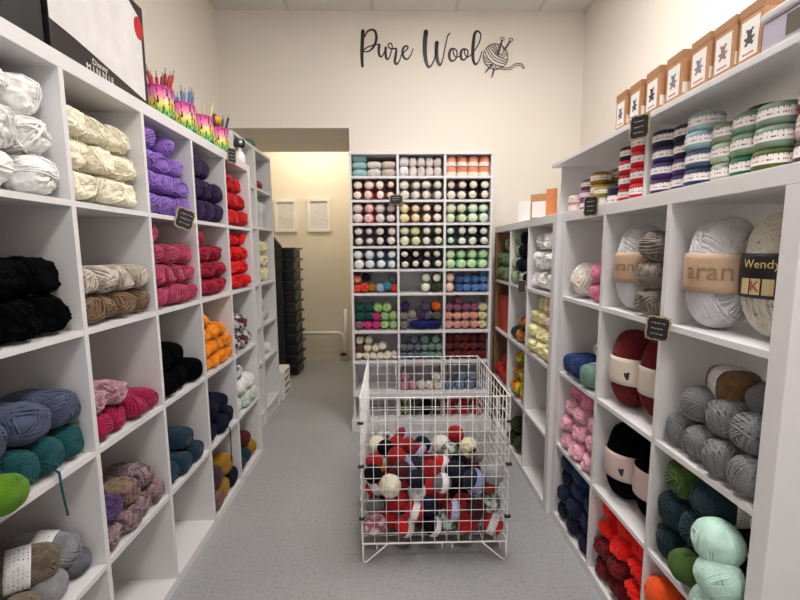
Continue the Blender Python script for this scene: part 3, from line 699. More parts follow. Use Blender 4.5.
# ------------------------------------------------------------------ back bookcase
BX0, BX1, BYF, BYB = -.283, .707, 2.9, 3.19
t = empty('bookcase', ((BX0+BX1)/2, BYF, 0)); tag(t, 'tall white bookcase with three columns of yarn cubbies under the wall lettering', 'shelf')
bx0, bx1 = BX0-t.location.x, BX1-t.location.x; dy = BYB-BYF
BZ = [1.964, 1.805, 1.646, 1.488, 1.330, 1.168, .998, .727, .503, .268, .075]      # board centres
boxpart('side_panel', M_WHITE, t, bx0, bx0+.016, 0, dy, 0, 1.955); boxpart('side_panel', M_WHITE, t, bx1-.016, bx1, 0, dy, 0, 1.955)
boxpart('top_board', M_WHITE, t, bx0-.004, bx1+.004, -.004, dy, 1.955, 1.973, bev=.0015)
CW = (bx1-bx0-.016)/3
for k in (1, 2): boxpart('divider', M_WHITE, t, bx0+CW*k, bx0+CW*k+.016, .0007, dy-.012, .09, 1.955)
for z in BZ[1:9]: boxpart('shelf_board', M_WHITE, t, bx0+.016, bx1-.016, .0013, dy-.012, z-.008, z+.008)
boxpart('deep_shelf_board', M_WHITE, t, bx0-.0, bx1+.0, -.02, dy-.012, .255, .28, bev=.0015)
boxpart('plinth', M_WHITE, t, bx0-.012, bx1+.012, -.035, dy-.012, 0, .085, bev=.0015)
boxpart('back_panel', M_WHITE, t, bx0+.003, bx1-.003, dy-.012, dy, .0, 1.955)

def end_ball_mesh():
    b = MB(); b.lathe([(.012, -.001), (.029, .002), (.0345, .012), (.036, .03), (.036, .07), (.033, .088), (.02, .1)], 28, 'y'); return b.mesh('yarn_ball', M_WHITE)
def end_cap_mesh(r):
    b = MB(); b.lathe([(.003, -.0095), (r*.45, -.0085), (r*.8, -.004), (r, .003), (r*1.02, .012)], 24, 'y', close=True); return b.mesh('paper_end', M_PAPER)
ENDB = end_ball_mesh(); CAP = {k: end_cap_mesh(k*1.03) for k in (.025, .0285, .032)}
SHELFW = ['top', 'second', 'third', 'fourth', 'fifth', 'sixth', 'seventh', 'eighth', 'ninth', 'bottom']
COLW = ['left', 'middle', 'right']
ORD = ['first', 'second', 'third', 'fourth', 'fifth', 'sixth']
def bc(ci, ri):
    x0 = BX0+.016+CW*ci + (0 if ci == 0 else 0); x1 = BX0+CW*(ci+1)
    return x0, x1, BZ[ri+1]+.0085
def where(ci, ri): return 'back bookcase %s shelf %s cubby' % (SHELFW[ri], COLW[ci])
def rowword(n, j): return '' if n == 1 else ({2: ['lower row', 'upper row'], 3: ['bottom row', 'middle row', 'top row']}.get(n) or ['bottom row', 'second row', 'third row', 'top row'])[j]
def endballs(ci, ri, dyes, cap=.0285, capc='#dfd8c8', name=None, cols=None):
    """two rows of four balls lying end-on"""
    x0, x1, z0 = bc(ci, ri); w = (x1-x0)/4
    for j in range(2):
        for i in range(4):
            nm, hx = dyes[(j*4+i) % len(dyes)] if len(dyes) > 4 else dyes[i]
            o = bpy.data.objects.new('yarn_ball', ENDB); COL.objects.link(o)
            s = .94+RND.uniform(-.03, .03)
            o.scale = (s*1.07, 1, s*.97); o.rotation_euler = (0, RND.uniform(0, 6), 0)
            o.rotation_euler = (RND.uniform(-.015, .015), 0, RND.uniform(-.03, .03))
            o.location = (x0+w*(i+.5)+RND.uniform(-.002, .002), BYF+.022+RND.uniform(0, .012), z0+.0345+.0675*j)
            o.material_slots[0].link = 'OBJECT'; o.material_slots[0].material = yarn(hx)
            tag(o, '%s yarn ball, %s %s from left, %s' % (nm, rowword(2, j), ORD[i], where(ci, ri)), 'yarn', '%s balls on back bookcase %s shelf' % (nm, SHELFW[ri]))
            cr = cap if not isinstance(cap, (list, tuple)) else cap[i]
            cc = capc if isinstance(capc, str) else capc[i]
            e = bpy.data.objects.new('paper_end', CAP[cr]); COL.objects.link(e); e.parent = o
            e.scale = (RND.uniform(.86, 1.02), 1, RND.uniform(.9, 1.06)); e.location = (RND.uniform(-.004, .004), 0, RND.uniform(-.002, .003))
            e.material_slots[0].link = 'OBJECT'; e.material_slots[0].material = paper(cc, '#8d8276', 0)
A, B_, W_ = .025, .0285, .032
endballs(0, 1, [('dark red', '#7e0e14'), ('red', '#a81818'), ('crimson', '#a00d18'), ('dark red', '#5a1014')], [B_, W_, B_, A], ['#e9e0d2', '#e5cfc2', '#ebe2d6', '#e4d8c8'])
endballs(1, 1, [('grey', '#8f8b88'), ('stone grey', '#9a968e'), ('grey', '#8a8580'), ('grey', '#77726e')], [W_, B_, B_, B_], '#dcd7c8')
endballs(2, 1, [('dark brown', '#3d2322'), ('brown', '#4f3430'), ('dark brown', '#33201f'), ('dark brown', '#2b1c1b')], B_, '#ddd7c4')
endballs(0, 2, [('light pink', '#d7929d'), ('pink', '#d8486a'), ('mauve', '#b58796'), ('purple', '#7a4c80')], [W_, W_, W_, B_], ['#ddcfc8', '#dfbdb8', '#dccfc8', '#ddd2c8'])
endballs(1, 2, [('straw yellow', '#d8b35c'), ('gold', '#b98432'), ('rust', '#8c4a1c'), ('dark rust', '#5a2214')], [W_, B_, B_, B_], ['#e9dcae', '#e9dcc4', '#ebe1d0', '#e9dfd0'])
endballs(2, 2, [('pale green', '#a3bc8c'), ('sage green', '#98b48a'), ('mint green', '#8dbf9f'), ('mint green', '#7fb597')], W_, ['#d6dcba', '#d3d8b4', '#d9e4cf', '#d3dfca'])
endballs(0, 3, [('plum', '#43233c'), ('purple', '#4a2a4c'), ('dark plum', '#321c30'), ('dark plum', '#3a2038')], [B_, A, B_, B_], '#dfd5c6')
endballs(1, 3, [('olive', '#6d7440'), ('lime olive', '#8a9632'), ('dark olive', '#4e5a2c'), ('dark green', '#37432a')], [W_, W_, B_, B_], ['#d4d6b6', '#d0d1a8', '#e2ddd4', '#dbd9bd'])
endballs(2, 3, [('teal', '#0c5a52'), ('dark green', '#0f3f30'), ('dark green', '#123a2c'), ('dark green', '#143226')], [A, B_, B_, B_], '#dee0d0')
endballs(0, 4, [('pale grey blue', '#8f97a8'), ('pale blue', '#7f93b0'), ('blue', '#3b6aa0'), ('sky blue', '#5f86ac')], [W_, W_, B_, B_], ['#dcdcd8', '#d6dade', '#e4e6e2', '#dee2d6'])
endballs(1, 4, [('black', '#15161b'), ('black', '#18181c'), ('charcoal', '#24262c'), ('charcoal', '#2e3036')], A, '#dcd6c4')
endballs(2, 4, [('light green', '#7fd08c'), ('spring green', '#70cf80'), ('light green', '#84d692'), ('spring green', '#7ad488')], W_, ['#c9ddae', '#c4dcae', '#c6e0b2', '#c4dfb4'])

def shelfball(ci, ri, fx, z, r, nm, hx, lab, kind='small', L=.05, grp=None, capc=None):
    x0, x1, z0 = bc(ci, ri); mat = yarn(hx)
    o = put_yarn(kind, mat, (x0+(x1-x0)*fx, BYF+.03+L, z0+z+.001), (L, r, r), (0, RND.uniform(-.1, .1), PI/2), None, lab+', '+where(ci, ri), 'yarn', grp)
    o.rotation_euler = (RND.uniform(0, 6.28), 0, PI/2+RND.uniform(-.1, .1))
    o.rotation_euler = Matrix.Rotation(RND.uniform(-.08, .08)+PI/2, 3, 'Z').to_euler()
    if capc:
        e = bpy.data.objects.new('paper_end', CAP[.0285]); COL.objects.link(e); e.parent = o; e.rotation_euler = (0, 0, PI/2)
        e.location = (-.046, 0, 0); e.material_slots[0].link = 'OBJECT'; e.material_slots[0].material = paper(capc, '#8d8276', 0); e.rotation_euler = (0, 0, -PI/2)
    return o
def shelfrows(ci, ri, rows, r=.033):
    """rows bottom to top of (name, hex) or None, at even spacing; a row may be (list, start, stop)"""
    z = r
    for j, row in enumerate(rows):
        a, b2 = 0, 1
        if isinstance(row, tuple): row, a, b2 = row
        n = len(row); w = (b2-a)/n
        for i, it in enumerate(row):
            if it is None: continue
            nm, hx = it[:2]; cap = it[2] if len(it) > 2 else None
            rw = rowword(len(rows), j)
            shelfball(ci, ri, a+w*(i+.5), z+RND.uniform(0, .002), min(r, w*.315/2*1.04), nm, hx, '%s yarn ball, %s %s from left' % (nm, rw, ORD[i]), 'small', .05, None, cap)
        z += r*1.86
# top shelf
def wide(ci, ri, fx, z, nm, hx, lab, rx=.05, rz=.026):
    x0, x1, z0 = bc(ci, ri)
    o = put_yarn('smooth', yarn(hx), (x0+(x1-x0)*fx, BYF+.07, z0+z+.001), (rx, .045, rz), (0, 0, RND.uniform(-.1, .1)), None, lab+', '+where(ci, ri), 'yarn')
    return o
for k in range(3): wide(0, 0, .17, .0255+.049*k, 'aqua', '#a9d3d4', '%s pale aqua yarn skein at left' % ['lowest', 'middle', 'topmost'][k])
for k in range(2): wide(0, 0, .5, .027+.052*k, 'white', '#e3ddd3', '%s white yarn skein in centre stack' % ['lower', 'upper'][k])
for k in range(2): wide(0, 0, .83, .027+.052*k, 'oat', '#ded2c4', '%s oatmeal yarn skein in right stack' % ['lower', 'upper'][k])
for k in range(2): wide(1, 0, .115, .035+.066*k, 'white', '#efedee', '%s bright white yarn skein at left end' % ['lower', 'upper'][k], .034, .035)
for i in range(4):
    for k in range(2):
        x0, x1, z0 = bc(1, 0)
        o = put_yarn('smooth', yarn('#e4dbd6'), (x0+(x1-x0)*(.32+.185*i), BYF+.075, z0+.034+.064*k), (.05, .028, .034), (0, 0, PI/2), None,
                     '%s off white yarn skein, %s of four, %s' % (['lower', 'upper'][k], ORD[i], where(1, 0)), 'yarn')

def cake_mesh(d, h, bandw):
    r = d/2
    def f(n): return n
    b = MB(); pr = [(.012, h*.93), (.02, h*.985), (r*.8, h), (r*.95, h*.94), (r*.985, h*.8)]
    rows = 10
    for i in range(rows*2+1):
        z = h*(.82-.66*i/(rows*2)); pr.append((r*(.985+.015*(i % 2)), z))
    pr += [(r*.95, h*.06), (r*.8, 0), (.01, 0)]
    b.lathe(pr[::-1], 40, 'z'); return b.mesh('yarn_cake', M_WHITE)
def cake_band(d, h, f0, f1):
    r = d/2*1.012; b = MB(); b.lathe([(r, h*f0), (r, h*f1)], 40, 'z', close=False); 
    b.lathe([(r-.001, h*f1), (r-.001, h*f0)], 40, 'z', close=False); return b.mesh('paper_band', M_PAPER)
CK = cake_mesh(.08, .05, .3); CKB = cake_band(.08, .05, .3, .72)
def cake(x, y, z, d, h, mat, label, band=True, lowband=False, grp=None, rz=0):
    o = bpy.data.objects.new('yarn_cake', CK); COL.objects.link(o); o.location = (x, y, z); o.scale = (d/.08, d/.08, h/.05); o.rotation_euler = (0, 0, rz)
    o.material_slots[0].link = 'OBJECT'; o.material_slots[0].material = mat; tag(o, label, 'yarn', grp)
    if band:
        e = bpy.data.objects.new('paper_band', CKB); COL.objects.link(e); e.parent = o
        if lowband: e.location = (0, 0, -.0145); 
        e.material_slots[0].link = 'OBJECT'; e.material_slots[0].material = band if band is not True else P_CAKE
    return o
P_CAKE = paper('#eee9e8', '#8a5a68', .3, 'Z', .0105)
x0, x1, z0 = bc(2, 0)
for i in range(4):
    for k in range(2):
        w = (x1-x0)/4
        cake(x0+w*(i+.5), BYF+.06, z0+.001+.067*k, .076, .066, yarn(['#e39a80', '#d9866e', '#df9276', '#dc8a6c'][i]), '%s peach yarn cake, %s from left, %s' % (['lower', 'upper'][k], ORD[i], where(2, 0)), paper('#ecdccb', '#c08a78', .2), True, rz=i+k)

# sixth shelf
for fx, z, r, nm, hx in ((.075, .031, .03, 'coral red', '#e2442c'), (.24, .036, .036, 'coral red', '#dd4326'), (.42, .036, .033, 'amber', '#b9741e'), (.6, .033, .032, 'light blue', '#a5bede'), (.765, .046, .035, 'turquoise', '#3f93ae'), (.93, .032, .03, 'coral', '#e0402e'),
                         (.07, .095, .03, 'peach', '#ef9068'), (.27, .108, .033, 'black', '#241c20'), (.1, .15, .03, 'dark red', '#6a0f18'), (.91, .095, .03, 'slate grey', '#5d6a74')):
    nmw = {.031: 'lower left corner', .036: 'bottom row', .033: 'bottom row', .046: 'right of centre', .032: 'lower right corner', .095: 'upper', .108: 'upper', .15: 'topmost'}[z]
    if nm == 'peach': nmw = 'second up at left'
    if nm == 'slate grey': nmw = 'upper right corner'
    if nm == 'coral red' and fx > .2: nmw = 'bottom row second'
    shelfball(0, 5, fx, z, r, nm, hx, '%s yarn ball, %s' % (nm, nmw))
for fx, j, nm, hx, cap in ((.61, 0, 'mint', '#8cc79a', '#e0dccb'), (.61, 1, 'mint', '#79bb8c', '#dcdcc8'), (.86, 0, 'dark green', '#2f4420', None), (.86, 1, 'deep green', '#2c3c24', '#e6e6dc')):
    shelfball(1, 5, fx, .036+.068*j, .037, nm, hx, '%s yarn ball, %s row' % (nm, ['lower', 'upper'][j]), capc=cap)
for j in range(2): shelfball(2, 5, .12, .036+.068*j, .037, 'peach', '#d9a084', '%s peach yarn ball at left end' % ['lower', 'upper'][j], capc='#e2c3ae')
BL = [('blue', '#4b74b2'), ('sky blue', '#5b86c2'), ('blue', '#5580bc'), ('sky blue', '#5f8ac6')]
for j in range(2):
    for i in range(4): shelfball(2, 5, .34+.187*i, .031+.06*j, .031, *BL[i], lab='%s yarn ball, %s row %s of four' % (BL[i][0], ['lower', 'upper'][j], ORD[i]))
shelfball(2, 5, .9, .147, .03, 'sky blue', '#5f8ac6', 'topmost sky blue yarn ball')
# seventh shelf
T_, L_, Mg = ('deep teal', '#0d5f55'), ('pale lime', '#a8cf84'), ('hot pink', '#cf2b7c')
shelfrows(0, 6, [[('mauve', '#a06a86'), Mg, Mg, L_, L_], [None, None, Mg, L_, L_], ], .034)
for i in range(2):
    for j in range(2): shelfball(0, 6, .12+.215*i, .1+.066*j, .034, *T_, lab='deep teal yarn ball, %s %s of four' % (['lower', 'upper'][j], ['left', 'right'][i]))
shelfball(0, 6, .54, .128+.03, .036, *L_, lab='pale lime yarn ball beside teal ones'); shelfball(0, 6, .75, .16, .036, *L_, lab='topmost pale lime yarn ball')
x0, x1, z0 = bc(1, 6)
G_ = ('stone grey', '#8f8b84')
shelfball(1, 6, .1, .033, .034, *G_, lab='stone grey yarn ball, bottom left corner')
o = put_yarn('fluffy', yarn('#101a6a'), (x0+(x1-x0)*.6, BYF+.07, z0+.035), (.12, .05, .034), (0, 0, .03), None, 'long royal blue yarn skein lying flat, '+where(1, 6), 'yarn')
for fx, z, nm, hx, lab in ((.1, .098, *G_, 'stone grey yarn ball, second up at left'), (.29, .105, 'oat grey', '#a7a097', 'oat grey yarn ball, left of centre'), (.49, .1, 'plum', '#492a58', 'plum yarn ball, centre'), (.68, .1, 'lavender grey', '#6f6480', 'lavender grey yarn ball, right of centre'), (.87, .1, 'moss grey', '#6b6a5e', 'moss grey yarn ball, right'),
                      (.12, .165, 'purple', '#43256c', 'purple yarn ball, upper left'), (.61, .166, 'dusky purple', '#5e5070', 'dusky purple yarn ball, upper centre'), (.86, .168, 'vivid orange', '#f0650e', 'vivid orange yarn ball, upper right')):
    shelfball(1, 6, fx, z, .036 if z > .12 else .033, nm, hx, lab)
PC, MV, CR = ('peach', '#e0a394'), ('rose mauve', '#a8607e'), ('cream', '#d9d3a0')
shelfrows(2, 6, [[PC, PC, PC, PC, CR], [PC, PC, PC, PC, CR], [MV, MV, MV, MV, CR]], .033)
shelfball(2, 6, .33, .213, .033, *MV, lab='topmost rose mauve yarn ball')
# eighth shelf
I_ = ('ivory', '#e6dcc6'); LG = ('lilac grey', '#7f8299'); MN = ('misty mint', '#8fb0a4'); DR = ('brick red', '#7e2526'); DB = ('dark brick', '#6a1c20')
shelfrows(0, 7, [[I_]*6, ([('chestnut', '#7b4a32')]+[I_]*2, 0, .58), ([I_, I_], .0, .42)], .03)
shelfball(0, 7, .64, .1, .032, *I_, lab='raised ivory yarn ball, right of centre')
shelfrows(1, 7, [[LG, LG, LG, MN, MN, MN], ([LG, LG, LG, MN, MN, MN], .0, 1), ([LG, MN, MN], .2, .98)], .031)
shelfrows(2, 7, [[DB, DR, DR, DR, DR], [DR, DB, DR, DR, DB], [DB, DR, DR, DB, DR]], .033)
# ninth shelf
PK = ('soft pink', '#c78aa0'); WH = ('off white', '#d8d0c6'); PB = ('powder blue', '#8199b4')
shelfrows(1, 8, [[PK, PK, WH, WH, WH], ([PK, None, None, WH], .0, 1.0)], .033)
shelfrows(2, 8, [[PB, PB, PB, PB], ([PB, PB], .3, .8)], .036)
# bottom shelf: patterned sock yarn and red packets
GM, BM = ('green black marl', None), None
x0, x1, z0 = bc(1, 9)
for i, (nm, hs, ) in enumerate((('green and black marl', ('#7f9450', '#23241e', '#b0bc84', '#1c1d1a')), ('black and grey marl', ('#1d1d20', '#77777a', '#141416', '#4b4b50')), ('black', ('#131317',)), ('red and black marl', ('#5a1c26', '#151317', '#8f5a60')))):
    for j in range(2):
        put_yarn('smooth', yarn(*hs), (x0+(x1-x0)*(.13+.245*i), BYF+.075, z0+.044+.08*j), (.06, .036, .041), (0, 0, PI/2), None, '%s %s yarn skein, %s from left, %s' % (['lower', 'upper'][j], nm, ORD[i], where(1, 9)), 'yarn')
x0, x1, z0 = bc(2, 9)
for i in range(3):
    for j in range(2):
        put_yarn('smooth', yarn('#b80e14'), (x0+(x1-x0)*(.17+.32*i), BYF+.075, z0+.044+.08*j), (.06, .046, .041), (0, 0, PI/2), P_WHITE, '%s red yarn skein with white band, %s from left, %s' % (['lower', 'upper'][j], ORD[i], where(2, 9)), 'yarn')

# ------------------------------------------------------------------ two narrow bookcases on the left, by the corridor
def narrow_bookcase(y0, label):
    t = empty('bookcase', (-.963, y0, 0)); tag(t, label, 'shelf')
    W, H, D = .398, 2.043, -.275
    boxpart('side_panel', M_WHITE, t, D, 0, 0, .018, 0, H); boxpart('side_panel', M_WHITE, t, D, 0, W-.018, W, 0, H)
    boxpart('top_board', M_WHITE, t, D, -.0005, .018, W-.018, H-.018, H)
    for z in (1.755, 1.475, 1.065, .755, .485, .1): boxpart('shelf_board', M_WHITE, t, D, -.0008, .018, W-.018, z-.009, z+.009)
    boxpart('plinth', M_WHITE, t, -.03, -.012, .018, W-.018, 0, .091)
    boxpart('back_panel', M_WHITE, t, D, D+.006, .018, W-.018, .09, H-.018)
    return t
narrow_bookcase(2.645, 'narrow white bookcase just beyond the left cube shelf')
narrow_bookcase(3.047, 'narrow white bookcase at the corridor opening with pale yarn')
def nb(kind, hx, y, z, half, lab, rot=(0, 0, 0), dx=.02, fuzz=False, grp=None):
    return put_yarn(kind, yarn(hx, fuzz=fuzz) if isinstance(hx, str) else yarn(*hx), (-.963-dx-half[0], y, z), half, rot, None, lab, 'yarn', grp)
for i, y in enumerate((3.16, 3.27)): nb('ball', ('#a3202c', '#7a1a24', '#b8888c'), y, 1.765+.042, (.05, .045, .042), '%s red marl yarn ball on high shelf of corridor bookcase' % ['left', 'right'][i])
for j in range(3):
    for i in range(2):
        nb('fluffy', '#ece6bb', 3.152+.139*i, 1.075+.0555+.105*j, (.09, .066, .053), '%s %s pale yellow skein, corridor bookcase' % (['bottom', 'middle', 'top'][j], ['left', 'right'][i]), fuzz=True, dx=.01)
for i in range(2): nb('smooth', ('#bdbbb8', '#d5d2cf'), 3.14+.13*i, .765+.048, (.08, .055, .045), 'lower %s grey white skein, corridor bookcase' % ['left', 'right'][i])
nb('smooth', ('#bdbbb8', '#d5d2cf'), 3.2, .765+.138, (.08, .055, .045), 'upper grey white skein, corridor bookcase')
for i in range(2): nb('fluffy', '#efedea', 3.15+.14*i, .495+.048, (.09, .066, .045), '%s fluffy white skein on lowest filled shelf, corridor bookcase' % ['left', 'right'][i], fuzz=True)
# plastic-wrapped white packs
pk = plain('clear_wrap_white', '#d5d7dc', .25, bump=.25, bscale=40)
for i in range(2):
    b = MB(); b.box(-.2, 0, -.06, .06, 0, .2); o = b.build('yarn_pack', pk, None, (-.985, 3.14+.135*i, 1.4845)); bevel(o, .025, 3)
    tag(o, '%s pack of white yarn in shiny wrap, corridor bookcase' % ['left', 'right'][i], 'yarn pack', 'wrapped white packs in corridor bookcase')
    b = MB(); b.box(-.0, .0015, -.04, .04, .06, .12); b.build('label_patch', paper('#c9ced9', '#5a6480', .5), o)
nb('ball', '#5f8d76', 3.17, 2.043+.044, (.05, .06, .044), 'sage green yarn ball on top of the corridor bookcase', dx=.03)

# small camera on a stand
t = empty('web_camera', (-.885, 2.53, 1.8205), -.9); tag(t, 'small white camera with black face on top at the far end of left cube shelf', 'camera')
b = MB(); b.lathe([(.026, 0), (.03, .006), (.028, .05), (.018, .066), (.01, .074), (.008, .1)], 24); b.build('stand', M_WIRE, t)
b = MB(); b.box(-.026, .026, -.03, .03, .09, .14); o = b.build('camera_head', M_BLACKPL, t); bevel(o, .014, 3)
b = MB(); b.lathe([(.001, .029), (.01, .0285), (.012, .027), (.012, .02)], 20, 'x'); o = b.build('lens', M_CHROME, t, (0, 0, .115))

# ------------------------------------------------------------------ black price signs
def price_sign(loc, w, h, label, normal='-x', tilt=0, lines=3, turn=.6):
    """little chalkboard with a scalloped pale edge"""
    t = empty('price_sign', loc); tag(t, label, 'sign')
    sx = {'-x': -1, '+x': 1, '-y': 0}[normal]
    t.location.x += sx*(.5*w*math.sin(turn)+.001)          # hangs at an angle, one edge against the board
    t.rotation_euler = {'-x': (0, 0, PI+turn), '+x': (0, 0, -turn), '-y': (0, 0, -PI/2)}[normal]
    def outline(w, h):
        p = []
        for (sx, sy) in ((1, 1), (-1, 1), (-1, -1), (1, -1)):
            cx, cy = sx*w/2, sy*h/2; k = .16*w
            q = [(cx, cy-sy*k*1.3), (cx-sx*k*.35, cy-sy*k*.9), (cx-sx*k*.2, cy-sy*k*.2), (cx-sx*k*.9, cy-sy*k*.35), (cx-sx*k*1.3, cy)]
            if sx*sy < 0: q = q[::-1]
            p += q
            nx, ny = {(1, 1): (0, h/2*.94), (-1, 1): (-w/2*.94, 0), (-1, -1): (0, -h/2*.94), (1, -1): (w/2*.94, 0)}[(sx, sy)]
            p.append((nx, ny))
        return p
    ct, st = math.cos(tilt), math.sin(tilt)
    def fn(u, v, d): return (d, u*ct-v*st, u*st+v*ct)
    b = MB(); b.prism(outline(w, h), lambda u, v, d: fn(u, v, d+.001), .0025); b.build('edging', M_GOLD, t)
    b = MB(); b.prism(outline(w*.86, h*.88), lambda u, v, d: fn(u, v, d+.0036), .001); b.build('chalkboard', M_SLATE, t)
    b = MB(); rr = random.Random(int(abs(loc[1])*1000))
    for k in range(lines):
        v = h*(.22-.22*k); u = -w*.26
        while u < w*.24:
            l = w*rr.uniform(.05, .12); b.prism([(u, v-.0013), (u+l, v-.0016+rr.uniform(-.002, .002)), (u+l, v+.0011), (u, v+.0015)], lambda a, c, d: fn(a, c, d+.0047), .0003); u += l+w*.035
    b.build('chalk_marks', M_CHALK, t)
    return t
price_sign((-.8455, 1.69, 1.437), .078, .085, 'small black price sign under the lilac skeins of the left shelf', '+x', -.3)
price_sign((-.8455, 2.25, 1.805), .05, .08, 'small black price sign under the pen pots on the left shelf', '+x', 0)
price_sign((-.9605, 2.68, 1.43), .05, .055, 'small black price sign on the corridor bookcase', '+x', 0)
price_sign((.7755, 1.575, 1.468), .06, .078, 'black price sign on the right ledge below pale pink cakes', '-x', 0)
price_sign((.773, 1.285, 1.672), .06, .074, 'black price sign under the kraft boxes on the upper board', '-x', 0)
price_sign((.7755, 1.138, 1.082), .066, .072, 'black price sign between two giant silver skeins on the right shelf', '-x', -.06)
price_sign((.7535, 2.31, 1.1), .05, .07, 'black price sign below white skeins on the far right shelf', '-x', 0)
price_sign((.037, 2.897, 1.652), .1, .07, 'black price sign on the back bookcase divider', '-y', 0, 2)

# ------------------------------------------------------------------ upper shelf with yarn cakes
UZ = 1.694; LZ = 1.47
t = empty('wall_shelf', (.776, .74, LZ)); tag(t, 'white open shelf standing on the right cube shelf, filled with yarn cakes', 'shelf')
boxpart('top_board', M_WHITE, t, 0, .4, 0, 1.29, UZ-LZ, UZ-LZ+.018, bev=.0015)
for y in (.0, .595, 1.255): boxpart('upright', M_WHITE, t, .04, .4, y, y+.018, 0.0, UZ-LZ)
def ck(y, x, seq, d, h, where_, z0=LZ, lowband=()):
    z = z0+.0005
    for k, (nm, hx) in enumerate(seq):
        pos = '' if len(seq) == 1 else (['lower', 'upper'] if len(seq) == 2 else ['bottom', 'second', 'third', 'fourth', 'top'][:len(seq)-1]+['top'])[k]
        lb = ('%s %s yarn cake, %s' % (pos, nm, where_)).strip()
        cake(x+RND.uniform(-.003, .003), y, z, d, h, yarn(hx), lb, P_CAKE, k in lowband, 'yarn cakes on the right ledge', RND.uniform(-2.2, -1.2)); z += h+.0005
X = .845
ck(1.868, X-.01, [('pale pink', '#e6b9b4'), ('blush pink', '#eccac6')], .074, .036, 'leftmost stack on right ledge')
ck(1.778, X+.0, [('purple', '#6f2f72'), ('mauve', '#a25c94'), ('dusty brown', '#8c6058')], .072, .042, 'second stack from left on right ledge')
ck(1.697, X+.005, [('grey brown', '#a8968a'), ('ochre', '#c09a4a'), ('ochre brown', '#b5862c')], .078, .047, 'third stack from left on right ledge')
ck(1.617, X-.015, [('cream', '#d9d0bc'), ('olive yellow', '#a8a02c')], .076, .036, 'fourth stack from left on right ledge')
ck(1.70, X+.09, [('yellow green', '#a8a23c'), ('yellow green', '#b3ad48'), ('pale yellow green', '#b9b45a')], .082, .052, 'tall stack behind olive cake')
ck(1.54, X-.005, [('dark navy', '#26243c')], .076, .07, 'beside the red stacks on right ledge', LZ, (0,))
ck(1.6, X+.085, [('dark pink', '#8d3550'), ('navy', '#272440'), ('burgundy', '#4c0f1c')], .078, .05, 'stack behind the navy cake')
ck(1.467, X-.01, [('red', '#c01426')]*3+[('dark wine', '#3a0d18')], .07, .046, 'left red stack on right ledge')
ck(1.395, X-.01, [('bright red', '#cf1226')]*4, .07, .051, 'right red stack beside upright board')
ck(1.288, X, [('plum', '#4a2a52'), ('purple', '#55307a'), ('indigo', '#3c3470'), ('dark navy', '#27243e')], .078, .047, 'first stack right of the upright')
ck(1.21, X+.012, [('indigo', '#413a72'), ('violet', '#5c3386'), ('dark plum', '#3a1d3c'), ('navy', '#2c2a52')], .078, .046, 'second stack right of the upright')
ck(1.125, X-.008, [('dark denim', '#27365a'), ('slate blue', '#4d6486'), ('light blue', '#8fb4bc'), ('pale aqua', '#a6c4c6')], .083, .047, 'tall pale blue stack on right ledge')
ck(1.165, X+.09, [('denim', '#2c4466'), ('denim', '#314a6c'), ('teal blue', '#3a6a78')], .08, .045, 'stack behind the pale blue one')
ck(1.058, X+.005, [('mint white', '#b3c2ac'), ('pale sage', '#adbda0'), ('pale sage', '#a9b59b')], .068, .048, 'pale sage stack on right ledge')
ck(.992, X+.005, [('emerald', '#0f7a4c'), ('sage', '#86a888'), ('sage green', '#8fae96')], .076, .05, 'stack with emerald base on right ledge')
ck(1.065, X+.1, [('dark green', '#1f5a4c'), ('dark green', '#1c5648'), ('deep green', '#1b5a4c'), ('deep green', '#1d5c4e')], .08, .047, 'tall dark green stack at the back')
ck(.912, X-.005, [('moss', '#586a24'), ('sage', '#8fa892'), ('sage grey', '#93aa98')], .078, .047, 'stack with moss base on right ledge')

ck(.832, X+.01, [('dark taupe', '#4a3a34'), ('pink white', '#d8b8b8'), ('raspberry', '#a8223c')], .08, .052, 'rightmost stack on right ledge')

# ------------------------------------------------------------------ kraft kit boxes on the top board
KT = UZ+.018
def kit_box(y, w, h, d, rz, critter, label):
    t = empty('kit_box', (.80, y, KT), rz); tag(t, label, 'box', 'kraft kit boxes on the upper board')
    o = boxpart('carton', M_CARD, t, 0, d, -w/2, w/2, 0, h); bevel(o, .0015)
    b = MB(); b.box(-.0006, d*.6, -w/2-.0006, w/2+.0006, h*.84, h+.0006); b.build('lid_flap', plain('kraft_card_dark', '#a97c55', .75, noise_amt=.06), t)
    b = MB(); b.box(-.001, 0, -w*.37, w*.37, h*.14, h*.76); lab = b.build('picture_label', M_PAPER, t)
    # small toy animal drawing on the label
    b = MB(); cz = h*.46; s = w
    def disc(u, v, r, q=14): b.prism([(u+r*math.cos(2*PI*i/q), v+r*math.sin(2*PI*i/q)) for i in range(q)], lambda a, c, e: (-.0011-e, -a, c), .0003)
    disc(0, cz+.14*s, .11*s); disc(0, cz-.06*s, .14*s)
    for q in (-1, 1): disc(q*.11*s, cz+.24*s, .05*s); disc(q*.17*s, cz-.02*s, .05*s); disc(q*.12*s, cz-.2*s, .06*s)
    b.build('toy_drawing', plain('ink_'+critter.strip('#'), critter, .7), lab)
    b = MB(); u = -.24*s
    rr = random.Random(int(y*500))
    while u < .22*s:
        l = s*rr.uniform(.05, .09); b.prism([(u, h*.185), (u+l, h*.185), (u+l, h*.215), (u, h*.215)], lambda a, c, e: (-.0011-e, -a, c), .0003); u += l+.025*s
    b.build('red_print', plain('red_print_ink', '#a8433c', .7), lab)
    b = MB(); b.box(.004, .03, -w/2-.0012, -w/2, .02, .048); b.build('side_sticker', M_PAPER, t)
inks = ['#6d6a72', '#4a4658', '#3f3548', '#87828a', '#8a8692', '#9c7a80', '#4d4a4e']
kb = [(1.482, .066, .128), (1.398, .066, .128), (1.308, .07, .132), (1.212, .07, .132), (1.115, .068, .13), (1.036, .066, .128), (.962, .066, .128)]
